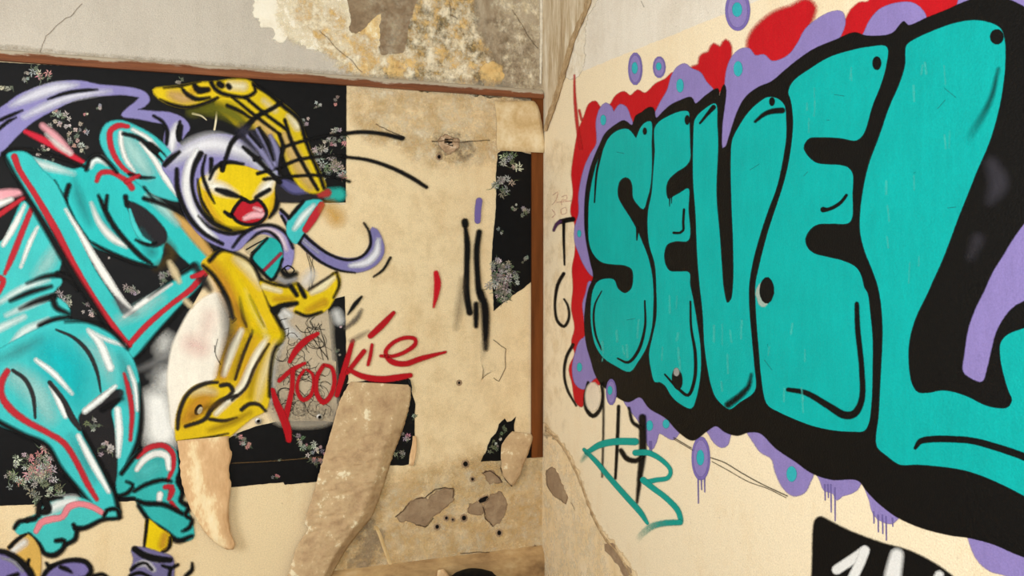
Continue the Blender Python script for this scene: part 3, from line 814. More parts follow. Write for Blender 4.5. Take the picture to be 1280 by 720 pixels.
# purple cloud
def purple(pts, soft=1.8): return RF('purple_cloud', pts, PUR, soft)
purple([(746, 180), (746, 150), (751, 135), (757, 129), (764, 134), (767, 140), (775, 131), (782, 134), (787, 145), (792, 165), (770, 200), (750, 260), (745, 300), (760, 340), (742, 345), (730, 330), (724, 316), (719, 302), (719, 285), (724, 267), (724, 245), (727, 225), (732, 207), (739, 192)])
purple([(737, 352), (733, 366), (729, 380), (731, 400), (732, 420), (725, 427), (720, 440), (716, 460), (720, 480), (730, 486), (741, 474), (750, 468), (760, 440), (750, 370)])
purple([(818, 148), (825, 130), (835, 112), (840, 95), (847, 84), (856, 80), (864, 86), (875, 91), (882, 102), (892, 116), (870, 140), (830, 150)])
purple([(906, 112), (909, 87), (915, 72), (925, 62), (936, 61), (944, 70), (955, 69), (965, 77), (985, 70), (997, 55), (1007, 37), (1022, 24), (1040, 15), (1052, 15), (1056, 27), (1050, 45), (1040, 60), (980, 110), (935, 145), (914, 178), (904, 192), (900, 160)])
purple([(1076, 48), (1080, 42), (1087, 27), (1100, 12), (1122, 4), (1140, 4), (1152, 12), (1157, 24), (1130, 40), (1100, 50)])
purple([(1192, 14), (1197, 6), (1204, -12), (1320, -14), (1330, 40), (1280, 30), (1230, 20)])
purple([(780, 498), (802, 492), (818, 505), (838, 518), (852, 532), (848, 542), (841, 549), (832, 545), (824, 541), (820, 552), (815, 561), (809, 554), (806, 540), (797, 524), (789, 514)])
purple([(878, 528), (890, 522), (905, 530), (914, 536), (912, 546), (909, 556), (902, 559), (893, 553), (886, 542)])
purple([(930, 528), (960, 535), (1000, 570), (1016, 590), (1012, 602), (1005, 615), (992, 619), (980, 610), (970, 590), (965, 573), (952, 565), (942, 552)], 2.5)
purple([(1022, 590), (1078, 592), (1076, 603), (1071, 612), (1062, 617), (1052, 620), (1046, 625), (1042, 617), (1030, 612), (1026, 602)])
purple([(1078, 602), (1128, 640), (1122, 648), (1114, 654), (1100, 650), (1091, 640), (1087, 625), (1082, 612)])
purple([(1212, 662), (1290, 676), (1320, 745), (1262, 720), (1248, 716), (1240, 714), (1227, 705), (1217, 690)], 2.5)
line('purple_drips', G, 'R', [([(x, y0), (x + .4, y1)], [1.9, 1.3]) for x, y0, y1 in ((1031, 606, 625), (1035, 606, 622), (1038.5, 606, 640), (1043.5, 610, 651), (1092, 640, 654), (1097.5, 644, 665), (1103, 644, 667), (1107.5, 646, 675), (1115.5, 648, 658), (872.5, 596, 629), (876.5, 596, 612), (880.5, 592, 615), (812, 552, 566), (814, 552, 564))], (110, 98, 158), .8)
def bubble(cx, cy, rx, ry):
    o = RF('purple_bubble', ell(cx, cy, rx, ry), (118, 104, 172), 1.2)
    fill('bubble_body', o, 'R', ell(cx, cy, rx * .78, ry * .84), PUR, 1.2)
    return o
for cx, cy, rx, ry in ((794, 86, 8.3, 20), (824, 84, 7.4, 13), (922, 13, 15, 25), (876, 573, 11, 27)):
    o = bubble(cx, cy, rx, ry)
    fill('turquoise_dot', o, 'R', ell(cx - .6, cy - 1, rx * .38, ry * .34), DOT, 1.2)
# black body
RF('black_outline', [(750, 181), (757, 167), (770, 156), (780, 151), (790, 157), (795, 145), (802, 141), (810, 135), (816, 135), (820, 148), (829, 140), (838, 132), (850, 126), (864, 122), (869, 130), (882, 120), (897, 111), (899, 120), (905, 106), (907, 112), (902, 160), (903, 186), (907, 184), (912, 170), (922, 140), (932, 122), (947, 110), (965, 102), (977, 92), (995, 77), (1017, 62), (1045, 50), (1068, 41), (1082, 45), (1110, 44), (1118, 40), (1130, 27), (1135, 32), (1160, 22), (1185, 12), (1200, 5), (1225, -3), (1250, -3), (1280, 9), (1320, 40), (1345, 120), (1350, 420), (1350, 740), (1300, 705), (1265, 690), (1242, 680), (1212, 672), (1190, 669), (1160, 662), (1140, 655), (1120, 645), (1100, 630), (1085, 615), (1072, 600), (1040, 599), (1015, 591), (995, 577), (970, 560), (950, 541), (935, 540), (922, 544), (907, 540), (895, 532), (884, 538), (866, 550), (850, 541), (832, 522), (812, 510), (800, 496), (785, 502), (770, 495), (752, 480), (744, 467), (739, 450), (734, 433), (731, 410), (732, 385), (736, 362), (742, 346), (738, 326), (733, 300), (731, 275), (733, 235), (740, 205)], BK, 1.5, gloss=.5)
# turquoise letters
SL = RF('letter', [(760, 175), (767, 167), (777, 162), (785, 162), (791, 168), (795, 173), (800, 162), (805, 155), (813, 152), (814, 180), (814, 215), (812, 235), (808, 250), (804, 261), (798, 256), (792, 247), (791, 232), (788, 224), (782, 221), (775, 225), (772, 233), (772, 246), (778, 258), (787, 272), (796, 288), (802, 302), (809, 320), (814, 340), (816, 360), (816, 385), (814, 410), (807, 435), (797, 452), (787, 464), (770, 457), (755, 447), (745, 432), (740, 410), (739, 385), (742, 362), (748, 352), (757, 349), (767, 350), (772, 361), (781, 367), (789, 362), (792, 350), (790, 336), (780, 331), (767, 330), (752, 327), (742, 317), (737, 303), (736, 280), (737, 250), (741, 225), (747, 203), (755, 186)], TQ, 1.2, 'turquoise letter S')
E1 = RF('letter', [(819, 160), (825, 152), (837, 145), (850, 140), (860, 140), (861, 150), (862, 180), (862, 199), (857, 207), (845, 215), (835, 225), (832, 237), (835, 249), (842, 246), (851, 241), (860, 236), (860, 260), (860, 300), (845, 301), (834, 305), (830, 315), (831, 330), (837, 339), (849, 340), (861, 341), (862, 355), (866, 375), (871, 405), (875, 435), (875, 467), (869, 500), (864, 510), (850, 504), (840, 495), (832, 482), (825, 477), (819, 477), (814, 460), (812, 442), (816, 422), (821, 397), (821, 360), (819, 330), (812, 305), (810, 280), (811, 262), (815, 242), (817, 217), (819, 190)], TQ, 1.2, 'narrow turquoise letter E beside the S')
VL = RF('letter', [(869, 150), (872, 145), (882, 136), (894, 130), (896, 155), (897, 180), (895, 242), (899, 292), (902, 335), (904, 360), (909, 379), (914, 375), (917, 355), (917, 305), (915, 255), (914, 205), (915, 180), (917, 172), (925, 157), (935, 142), (947, 130), (960, 122), (972, 124), (980, 132), (982, 150), (982, 172), (976, 210), (970, 235), (960, 262), (950, 292), (941, 325), (936, 355), (936, 385), (939, 422), (942, 455), (944, 485), (940, 492), (925, 502), (912, 511), (905, 507), (895, 496), (889, 480), (885, 460), (881, 430), (879, 392), (875, 355), (872, 317), (870, 267), (867, 225), (867, 180)], TQ, 1.2, 'turquoise letter V')
E2 = RF('letter', [(986, 115), (992, 102), (1012, 87), (1037, 72), (1062, 64), (1087, 59), (1108, 59), (1107, 82), (1100, 107), (1090, 132), (1082, 160), (1077, 170), (1070, 175), (1050, 172), (1025, 171), (1012, 172), (1006, 178), (1004, 185), (1009, 195), (1020, 204), (1032, 206), (1050, 207), (1060, 210), (1065, 217), (1065, 242), (1062, 277), (1040, 279), (1022, 280), (1012, 287), (1006, 299), (1009, 310), (1017, 317), (1035, 322), (1055, 327), (1070, 335), (1076, 345), (1080, 360), (1084, 367), (1087, 390), (1090, 422), (1090, 460), (1089, 500), (1085, 530), (1080, 538), (1065, 539), (1040, 537), (1017, 532), (995, 524), (975, 515), (961, 507), (957, 500), (952, 470), (949, 435), (946, 397), (945, 355), (949, 335), (955, 310), (962, 285), (972, 255), (980, 230), (986, 205), (990, 180), (992, 150), (989, 125)], TQ, 1.2, 'wide turquoise letter E with a dark hole')
LL = RF('letter', [(1134, 57), (1132, 82), (1125, 105), (1112, 135), (1100, 170), (1087, 205), (1080, 235), (1076, 267), (1076, 290), (1082, 315), (1091, 337), (1098, 358), (1102, 380), (1104, 410), (1103, 447), (1101, 485), (1099, 522), (1096, 545), (1097, 558), (1110, 570), (1125, 580), (1145, 580), (1172, 582), (1205, 587), (1230, 595), (1255, 606), (1280, 619), (1315, 640), (1335, 600), (1335, 440), (1320, 404), (1300, 404), (1280, 411), (1260, 419), (1252, 428), (1251, 445), (1255, 467), (1262, 490), (1266, 500), (1260, 510), (1247, 511), (1230, 507), (1210, 497), (1192, 491), (1177, 489), (1160, 492), (1147, 491), (1140, 482), (1136, 465), (1135, 435), (1139, 412), (1147, 390), (1157, 370), (1165, 352), (1175, 330), (1185, 305), (1196, 275), (1210, 240), (1222, 210), (1235, 180), (1247, 140), (1254, 100), (1256, 70), (1255, 50), (1250, 36), (1237, 29), (1217, 26), (1192, 30), (1167, 39), (1145, 49)], TQ, 1.5, 'tall turquoise letter L')
RF('purple_fill', [(1330, 215), (1280, 282), (1267, 300), (1255, 320), (1242, 341), (1231, 365), (1221, 385), (1212, 410), (1207, 440), (1205, 464), (1211, 470), (1227, 476), (1232, 463), (1237, 442), (1244, 415), (1255, 395), (1267, 382), (1280, 375), (1330, 352)], PUR, 2)
line('grey_overspray', G, 'R', [([(1240, 205), (1248, 230), (1238, 250)], [14, 22, 10]), ([(1222, 300), (1214, 320)], [12, 8])], (74, 72, 82), 14, .42)
# black detail
DK = lambda par, specs, soft=None, **k: line('detail_line', par, 'R', specs, BK, soft, **k)
DK(SL, [([(752, 188), (746, 215), (743, 253)], [3, 2.6, 1.6])], 1)
DK(SL, [([(752, 364), (744, 380), (742, 397), (745, 420), (752, 437)], [1.4, 2.4, 2.8, 2])], 1)
DK(SL, [([(806, 376), (806, 410), (797, 440), (785, 453), (772, 448)], [2, 3, 4, 3.4, 2])], 1)
DK(SL, [([(797, 285), (796, 300)], [4, 1.5])], 1)
DK(E1, [([(855, 262), (854, 278), (854, 288), (850, 291), (842, 291)], 3)], 1)
DK(E1, [([(863, 377), (864, 410), (869, 442), (868, 475), (860, 494), (848, 486), (831, 468)], [2.4, 3, 4, 4.2, 4, 3.4, 2])], 1)
DK(E1, [([(837, 247), (837, 258)], [2, .8]), ([(839.5, 246), (839.5, 254)], [1.5, .8])], .8)
DK(VL, [([(875, 154), (884, 143), (892, 134)], [2.5, 4, 6])], 1.2)
DK(VL, [([(944, 152), (955, 143), (966, 139), (978, 138)], [3, 5, 6.5, 7])], 2)
DK(VL, [([(910, 506), (927, 493), (936, 482), (939, 468)], [8, 7, 5, 3])], 4, alpha=.85)
DK(E2, [([(1029, 262), (1034, 262), (1044, 258), (1052, 252), (1058, 244)], [7, 4.5, 4.5, 4, 3.5])], 1.2)
DK(E2, [([(985, 487), (1007, 491), (1035, 507), (1056, 519), (1068, 517), (1077, 500), (1077, 460), (1072, 410), (1071, 380)], [5, 6.5, 8, 9.5, 9, 7.5, 6.5, 6.5, 5.5])], 1.8)
DK(LL, [([(1248, 86), (1238, 125), (1222, 155), (1206, 180)], [3, 6, 9, 10])], 5, alpha=.7, fade=True)
DK(LL, [([(1144, 560), (1150, 552), (1165, 549), (1190, 549), (1215, 551), (1242, 558), (1280, 571), (1318, 590)], [4, 8, 8, 8, 9, 9])], 1.6)
DOTH = lambda par, e, **k: fill('dark_spot', par, 'R', ell(*e), BK, 1.2, **k)
DOTH(SL, (806, 164, 2.0, 4)); DOTH(E1, (859, 150, 2.6, 5.5)); DOTH(VL, (965, 127, 3, 5)); DOTH(E2, (1096, 79, 5, 8)); DOTH(LL, (1246, 46, 8, 9))
fill('bullet_hole', E1, 'R', ell(846.5, 474, 6.2, 13, rot=-.1), (12, 11, 11), 1); fill('hole_glint', E1, 'R', ell(845.5, 465, 3, 4.5), (150, 150, 148), 1.5)
fill('broken_edge', E2, 'R', ell(954, 368, 8, 15), (196, 204, 190), 2, .6, rag=2.5); fill('bullet_hole', E2, 'R', ell(958.5, 363, 8.6, 16), (10, 10, 10), 1, rag=.6)
for par, e in ((G, (754, 150, 3, 6)), (G, (724.3, 459, 2.6, 5)), (G, (724, 292, 2, 4)), (G, (850, 107, 4, 8)), (G, (922.5, 86, 5, 9)), (G, (812, 532, 3.6, 6)), (G, (832.5, 530, 3.6, 5)), (G, (989.5, 592.5, 5.8, 9.2))):
    fill('turquoise_dot', par, 'R', ell(*e), DOT, 1.2)
o = bubble(764, 490, 6, 16); fill('turquoise_dot', o, 'R', ell(762.5, 488, 2.4, 5), DOT, 1.2)
line('worn_streaks', G, 'R', [([(x, y), (x + random.uniform(-2, 2), y + random.uniform(8, 26))], random.uniform(1, 2.4)) for x, y in
     [(random.uniform(a, b_), random.uniform(c, d)) for a, b_, c, d in ((955, 1060, 400, 500), (1105, 1150, 200, 330), (1005, 1080, 80, 150), (885, 935, 400, 480), (825, 860, 350, 450), (1140, 1220, 60, 170), (745, 800, 380, 440)) for k in range(6)]], (84, 214, 204), 2, .5, join='stuff')
line('scratches', G, 'R', [([(random.uniform(a, b_), y), (random.uniform(a, b_), y + random.uniform(-6, 14))], .7) for a, b_, y in ((960, 985, 215), (1000, 1030, 220), (765, 795, 190), (1040, 1060, 120), (1020, 1045, 150), (1140, 1160, 215), (1175, 1200, 260), (775, 800, 400), (955, 965, 450), (955, 970, 430), (1175, 1200, 110), (1160, 1190, 125), (935, 950, 205))], (30, 90, 86), .8, .6, join='stuff')

# ------------------------------------------------------------------ other tags on the right wall
TG = thing('graffiti_tag', 'thin black spray tag letters between the corner and the red cloud', 'graffiti', P('R', 700, 410, 0))
line('tag_letter', TG, 'R', [([(701, 277), (709, 275), (716, 274)], 6), ([(704.5, 278), (704.5, 300), (705.5, 331)], [3.5, 3, 2])], BK, 1.6, join=True)
line('tag_hook', TG, 'R', [([(700, 277), (695, 281), (692, 288)], [5, 4, 3])], (74, 44, 80), 2)
line('tag_letter', TG, 'R', [([(704.5, 342), (697, 356), (693.5, 384), (697, 402), (705, 408), (711, 397), (709.5, 382), (705, 374)], [4, 4, 2.8, 3.4, 3.6, 3, 2.6, 2])], BK, 1.8)
line('tag_letter', TG, 'R', [([(716, 431), (708, 446), (705, 467), (709, 487), (720, 507)], [4, 3.5, 3, 3, 2.4])], BK, 1.8)
line('tag_letter', TG, 'R', [([(735, 478), (731, 495), (733, 512), (741, 520), (749, 513), (753, 496), (751, 479)], [3, 3.2, 4.4, 5.2, 4.4, 3.2, 2.4])], BK, 2)
fill('pale_overspray', TG, 'R', ell(741, 496, 8, 17), (240, 226, 204), 3, .8)
TG2 = thing('graffiti_tag', 'black upright spray strokes crossed by the teal zigzag', 'graffiti', P('R', 780, 625, 0))
line('tag_letter', TG2, 'R', [([(754, 478), (754, 530), (752.5, 596)], [2.2, 2.6, 2.4])], BK, 2, .8)
line('tag_letter', TG2, 'R', [([(773, 508), (771.5, 550), (769, 598)], [4, 4, 3])], BK, 1.8)
line('tag_letter', TG2, 'R', [([(803, 522), (803, 565), (799, 600), (796, 628)], [9, 9, 6, 3])], BK, 3, .95)
line('tag_letter', TG2, 'R', [([(786, 510), (791, 528), (802, 535)], [3, 4, 5])], BK, 2.5)
line('tag_letter', TG2, 'R', [([(776, 563), (783, 573), (794, 576), (803, 571)], [5.5, 6, 6, 4])], BK, 2.5)
TZ = thing('graffiti_tag', 'teal zigzag spray line like a crown low on the right wall', 'graffiti', P('R', 790, 675, 0))
line('zigzag_stroke', TZ, 'R', [([(794, 552), (770, 552), (750, 556), (733, 566)], [9, 8.5, 8, 5])], TEAL, 1.4)
line('zigzag_stroke', TZ, 'R', [([(730, 562), (745, 577), (760, 595), (782, 620), (800, 640), (809, 654)], [4.5, 6, 6.5, 7, 7, 4])], TEAL, 1.4)
line('zigzag_stroke', TZ, 'R', [([(794, 566), (810, 566), (827, 575), (838, 588), (835, 597), (820, 600), (806, 603)], [7.5, 7, 6, 5, 5.5, 6, 6])], TEAL, 1.4)
line('zigzag_stroke', TZ, 'R', [([(804, 600), (816, 610), (832, 622), (847, 638), (851, 650)], [8, 7, 7, 7, 6])], TEAL, 1.4)
line('zigzag_stroke', TZ, 'R', [([(850, 653), (830, 654), (815, 658), (804, 666), (795, 676)], [7, 7.5, 8, 8, 7])], TEAL, 2.2, fade=True)
line('overspray', TZ, 'R', [([(733, 568), (727, 576)], [6, 3])], TEAL, 4, .5)
BP = thing('graffiti_tag', 'black sprayed block with fat white letters low on the right wall', 'graffiti', P('R', 1100, 800, 0))
fill('black_block', BP, 'R', [(1020, 650), (1026, 647), (1034, 651), (1060, 664), (1100, 679), (1135, 689), (1160, 701), (1182, 715), (1205, 735), (1230, 770), (1230, 830), (1012, 830), (1014, 760), (1016, 710)], BK, 3)
line('white_letter', BP, 'R', [([(1046, 712), (1060, 703), (1080, 689)], 12), ([(1081, 688), (1074, 706), (1060, 735), (1050, 770)], 12)], (226, 226, 224), 3, join=True)
line('white_letter', BP, 'R', [([(1121, 694), (1116, 720), (1110, 770)], [16, 20, 20])], (226, 226, 224), 6)
line('white_letter', BP, 'R', [([(1174, 719), (1166, 745), (1160, 790)], [11, 15, 15])], (222, 222, 220), 4)
PL = thing('pencil_line', 'pair of thin pencil lines slanting down under the purple bubble', 'graffiti', P('R', 985, 622, 0))
line('pencil_stroke', PL, 'R', [([(842, 547), (864, 560)], 1.1), ([(842, 549), (866, 563)], .8), ([(888, 572), (905, 578), (925, 590), (950, 604), (984, 620)], 1.2), ([(890, 577), (910, 588), (935, 602), (960, 611), (982, 622)], .9)], (46, 40, 34), .8, .85)
PS = thing('pencil_scrawl', 'faint red pencil scrawl beside the red cloud edge', 'graffiti', P('R', 705, 272, 0))
line('pencil_stroke', PS, 'R', [([(691, 244), (697, 240), (695, 250), (690, 256)], .8), ([(702, 246), (708, 244), (708, 250), (702, 250), (702, 256)], .8), ([(696, 253), (714, 251)], .8), ([(701, 262), (707, 259), (708, 266), (702, 268), (701, 262)], .8), ([(690, 262), (694, 268), (690, 272)], .8)], (200, 120, 105), .8, .5)

# ------------------------------------------------------------------ painted figure on the left wall
FG = thing('graffiti_figure', 'spray-painted bending woman with purple hair, yellow face and turquoise suit', 'graffiti', P('L', 150, 735, 0))
def fl(name, pts, col, soft=2.5, par=None, label=None, **k): return fill(name, par or FG, 'L', pts, col, soft * 1.3, label=label, **k)
def ln(name, par, specs, col, soft=None, alpha=1.0, **k):
    if col == BK: specs = [(q, [v * .98 + .2 for v in (wd if isinstance(wd, list) else [wd, wd])]) for q, wd in specs]
    if col == BK and soft and soft > 1: soft *= 1.25
    return line(name, par or FG, 'L', specs, col, (soft * 1.35 if soft and soft > 1 else soft), alpha, **k)

# overspray behind the figure
ln('white_overspray', None, [([(196, 505), (202, 540)], [34, 40]), ([(206, 427), (204, 436)], [14, 12]), ([(206, 470), (205, 480)], 16)], (240, 240, 236), 18, 1.0)
ln('grey_overspray', None, [([(172, 462), (190, 455), (208, 443)], [4, 7, 8]), ([(186, 470), (206, 458)], 5)], (150, 150, 150), 7, .6)
pw = fl('pale_ground', [(240, 388), (258, 372), (276, 368), (290, 400), (286, 440), (276, 478), (240, 486), (226, 505), (217, 535), (213, 505), (211, 470), (217, 432), (227, 410)], (255, 248, 234), 3, alpha=.85)
ln('pink_blush', pw, [([(240, 430), (250, 434)], 18), ([(262, 395), (258, 412)], 10)], (236, 190, 184), 16, .5)
sg = fl('grey_ground', [(352, 392), (380, 396), (408, 392), (414, 430), (418, 480), (415, 524), (345, 526), (336, 500), (340, 460), (352, 425)], (196, 184, 164), 5, alpha=.55)
ln('grey_overspray', sg, [([(350, 396), (358, 412), (372, 420)], [14, 13, 8]), ([(350, 428), (342, 450), (339, 480), (341, 500)], [8, 8, 8, 6])], (214, 214, 212), 7, .8)
ln('black_overspray', sg, [([(346, 505), (370, 512), (410, 515)], [14, 18, 12]), ([(352, 440), (350, 480)], [6, 10])], (40, 38, 38), 16, .4, amount=1.2)
random.seed(21)
scr = []
for k in range(64):
    x, y = random.uniform(352, 408), random.uniform(402, 515); r = random.uniform(3, 9)
    a = random.uniform(0, 6.28)
    scr.append(([(x + r * math.cos(a + t) * (1 + .2 * t), y + r * 1.2 * math.sin(a + t)) for t in (0, .9, 1.8, 2.9, 4.0)], random.uniform(.5, 1.1)))
scr += [([(393, 405), (398, 425), (404, 450)], 1), ([(384, 410), (396, 430), (410, 448)], 1.2), ([(398, 404), (406, 430), (410, 450)], 1), ([(383, 316), (388, 335), (390, 358)], 1), ([(386, 320), (393, 340), (389, 360)], 1), ([(391, 322), (388, 345), (386, 362)], .9)]
ln('black_scribble', sg, scr, (44, 40, 36), .8, .8, join='stuff')
ln('white_overspray', sg, [([(382, 352), (388, 344)], 12)], (228, 226, 222), 9, .7)

# streaks upper left
rs = ln('red_streak', None, [([(31, 164), (50, 173), (75, 186), (103, 203)], [5, 8, 8, 6])], (200, 34, 56), 2.5)
ln('pink_streak', rs, [([(53, 157), (70, 172), (88, 191)], [6, 9, 6])], PK, 4, .9)
ln('white_streak', rs, [([(58, 168), (75, 183), (88, 192)], [3, 6, 4])], WH, 4, .7)
rs = ln('pink_streak', None, [([(-6, 246), (12, 242), (31, 240)], [14, 11, 4])], PK, 4)
ln('white_streak', rs, [([(-4, 256), (14, 249)], [8, 5])], WH, 4)
ln('red_streak', rs, [([(-6, 272), (14, 258), (33, 245)], [6, 6, 4])], RD, 2)

# swoosh of hair
hs = fl('hair', [(-8, 146), (12, 128), (25, 119), (50, 109), (75, 103), (100, 102), (125, 107), (150, 109), (170, 112), (182, 117), (186, 125), (180, 132), (171, 137), (190, 140), (213, 142), (230, 150), (236, 160), (228, 172), (224, 205), (208, 200), (206, 175), (207, 156), (190, 151), (170, 147), (153, 144), (160, 136), (170, 128), (175, 122), (160, 118), (135, 118), (100, 122), (70, 135), (40, 152), (22, 168), (5, 186), (-8, 200)], PU, 2, label='long purple swoosh of hair')
ln('highlight', hs, [([(14, 132), (40, 120), (70, 110), (96, 106)], [4, 11, 11, 4]), ([(30, 146), (55, 134), (85, 122), (110, 117), (138, 114)], [5, 8, 8, 7, 3])], (222, 222, 236), 6, .9)
ln('highlight', hs, [([(222, 158), (216, 172), (215, 190)], [8, 11, 6])], (234, 234, 238), 6)
ln('outline', hs, [([(60, 124), (80, 117), (104, 113), (122, 112)], [2, 4, 4, 2]), ([(-4, 152), (14, 144), (28, 138)], [4, 4, 2]), ([(-4, 164), (10, 152), (20, 147)], [4, 4, 2])], BK, 1.8)
ln('outline', hs, [([(192, 145), (203, 152), (209, 165), (208, 180)], [3, 4, 5, 4]), ([(225, 152), (222, 166), (226, 176), (236, 184), (245, 180)], [3, 5, 5, 4, 2]), ([(226, 158), (224, 174)], 6)], BK, 1.8)

# raised knee-like arch behind the back
ar = fl('shoulder', [(127, 178), (128, 165), (135, 155), (150, 152), (168, 158), (190, 170), (208, 186), (222, 206), (240, 240), (228, 250), (205, 246), (180, 236), (160, 222), (142, 204)], CY, 2.5)
ln('highlight', ar, [([(158, 175), (170, 195), (185, 215)], [14, 20, 12])], LC, 12, .8)
ln('highlight', ar, [([(151, 166), (152, 182), (158, 200), (168, 214)], [5, 5, 5, 3]), ([(176, 178), (192, 198), (208, 224), (222, 244)], [4, 6, 7, 4]), ([(166, 162), (186, 174), (200, 190)], [4, 5, 3])], WH, 3)
ln('stripe', ar, [([(160, 158), (148, 157), (138, 164), (138, 180), (146, 200), (160, 215), (176, 222)], [5, 7, 7, 7, 6, 5, 3])], RD, 2.2)
ln('outline', ar, [([(154, 167), (172, 172), (190, 186), (204, 202)], [4, 5, 6, 3]), ([(188, 182), (202, 194), (212, 206)], [9, 8, 3]), ([(162, 218), (178, 222), (193, 222)], [4, 4, 2])], BK, 2)
ln('stripe', ar, [([(200, 192), (212, 206), (222, 220)], [3, 6, 3])], CY, 2)

# torso
to = fl('torso', [(28, 196), (60, 203), (95, 213), (107, 205), (117, 197), (132, 200), (150, 215), (160, 222), (180, 238), (200, 256), (225, 280), (260, 322), (248, 334), (228, 320), (207, 302), (196, 331), (175, 328), (140, 316), (112, 303), (98, 285), (82, 255), (60, 222)], (42, 190, 190), 2.5)
ln('dark_halo', to, [([(205, 300), (215, 318), (195, 335)], [8, 10, 6])], (84, 66, 30), 8, .7)
ln('gold_strip', to, [([(208, 262), (228, 278), (246, 298), (264, 320)], [3, 9, 12, 8])], (206, 162, 88), 4, .95)
ln('pale_strip', to, [([(185, 245), (205, 262), (222, 280)], [6, 9, 5])], LC, 6, .8)
fl('dark_gap', [(158, 253), (172, 257), (190, 270), (207, 292), (206, 300), (193, 308), (180, 300), (172, 285), (165, 268)], (34, 32, 36), 2.5, to)
ln('grey_shade', to, [([(92, 222), (100, 250), (112, 280)], [4, 9, 5]), ([(175, 290), (190, 315)], [6, 10]), ([(128, 270), (150, 300)], [4, 6])], (44, 130, 134), 9, .55)
ln('highlight', to, [([(34, 200), (60, 208), (92, 217)], [6, 8, 3])], (226, 240, 238), 6, .85)
ln('highlight', to, [([(114, 254), (124, 278), (140, 297), (158, 308)], [3, 6, 8, 4])], WH, 4, .95)
ln('highlight', to, [([(113, 208), (117, 200), (126, 199), (134, 205)], [5, 8, 8, 4])], (226, 240, 238), 4)
ln('stripe', to, [([(121, 226), (125, 217), (138, 215), (152, 222), (160, 228), (165, 235)], [5, 6, 6, 6, 7, 7]), ([(158, 227), (168, 222), (174, 219)], [6, 5, 3])], RD, 2.5)
ln('outline', to, [([(68, 227), (76, 243), (82, 256), (92, 276), (110, 300)], [4, 5, 7, 6, 3]), ([(86, 232), (82, 246), (82, 256)], [6, 6, 4]), ([(112, 302), (140, 317), (170, 329), (194, 334)], [3, 5, 5, 3])], BK, 2.4)
ln('outline', to, [([(123, 244), (130, 260), (142, 282), (160, 304), (178, 322), (190, 330)], [3, 6, 6, 6, 6, 3]), ([(134, 245), (132, 260)], [4, 5]), ([(157, 246), (158, 256)], [6, 5]), ([(170, 300), (185, 306), (195, 304)], [3, 4, 3])], BK, 2.2)
ln('outline', to, [([(180, 248), (200, 254), (228, 265)], [5, 5, 3]), ([(180, 234), (192, 250)], [3, 3]), ([(108, 212), (112, 199), (122, 194), (135, 203), (146, 215)], [5, 5, 5, 5, 4]), ([(3, 192), (14, 188), (40, 188), (70, 196), (105, 208)], [4, 5, 5, 5, 4])], BK, 2.4)
ln('rib', to, [([(162, 262), (168, 282), (178, 298), (188, 303)], [3, 6, 5, 2])], (70, 200, 200), 2)

# lower back / waist
wa = fl('waist', [(-10, 312), (6, 300), (18, 275), (30, 253), (40, 262), (55, 280), (77, 318), (72, 340), (76, 352), (66, 366), (84, 384), (85, 396), (60, 410), (30, 430), (-10, 446)], (64, 192, 192), 2.5)
ln('highlight', wa, [([(31, 256), (18, 282), (4, 306)], [3, 7, 5]), ([(47, 284), (38, 302), (26, 334)], [3, 5, 3])], WH, 3)
ln('pale_wash', wa, [([(70, 310), (58, 330), (45, 345)], [10, 14, 8])], LC, 10, .6)
ln('stripe', wa, [([(39, 262), (26, 294), (14, 324), (6, 342)], [6, 7, 7, 4]), ([(-6, 346), (4, 350), (-2, 366)], [8, 7, 6])], RD, 2.4)
ln('highlight', wa, [([(8, 394), (40, 380), (66, 370)], [4, 7, 4]), ([(14, 432), (30, 415), (60, 400)], [5, 9, 5]), ([(-4, 380), (30, 360), (60, 350)], [4, 7, 4]), ([(-4, 412), (30, 396)], [8, 5])], (224, 240, 238), 5, .85)
ln('outline', wa, [([(34, 354), (55, 346), (78, 343)], [3, 5, 7]), ([(13, 376), (36, 366), (64, 358)], [4, 6, 4]), ([(25, 386), (45, 377), (68, 370)], [3, 6, 8]), ([(50, 407), (66, 400), (86, 396)], [6, 6, 5]), ([(60, 414), (80, 402)], [3, 3]), ([(72, 342), (90, 350), (98, 362)], [6, 8, 5]), ([(66, 372), (70, 384), (86, 392)], [7, 7, 4])], BK, 3)

# front arm
am = fl('arm', [(9, 195), (20, 191), (34, 193), (52, 213), (67, 228), (84, 262), (98, 295), (115, 333), (142, 375), (155, 395), (178, 378), (213, 353), (240, 335), (258, 338), (252, 353), (222, 384), (196, 414), (174, 440), (164, 445), (152, 428), (135, 397), (110, 360), (95, 338), (62, 285), (32, 237)], (54, 190, 190), 2.5)
ln('pale_wash', am, [([(150, 400), (175, 388), (200, 372)], [10, 14, 10])], LC, 10, .5)
ln('stripe', am, [([(18, 196), (24, 212), (45, 245), (68, 285), (92, 332), (120, 378), (148, 416), (162, 432)], [8, 7, 7, 9, 9, 8, 7, 6]), ([(162, 430), (182, 408), (212, 382), (238, 362), (256, 342)], [6, 7, 6, 7, 8])], RD, 2)
ln('highlight', am, [([(82, 262), (98, 288), (115, 318), (135, 350), (152, 374), (166, 388)], [3, 5, 8, 9, 6, 3]), ([(155, 396), (175, 381), (195, 367), (214, 355)], [3, 6, 5, 3])], WH, 3)
ln('outline', am, [([(6, 196), (28, 236), (58, 286), (92, 344), (130, 402), (156, 445)], [4, 5, 8, 8, 6, 4]), ([(172, 446), (198, 416), (224, 388), (254, 356)], [4, 5, 5, 4]), ([(186, 372), (214, 350), (242, 332)], [2, 4, 6])], BK, 3)
ln('grey_overspray', am, [([(146, 376), (158, 388), (170, 392)], [6, 8, 4])], (120, 120, 124), 7, .6)
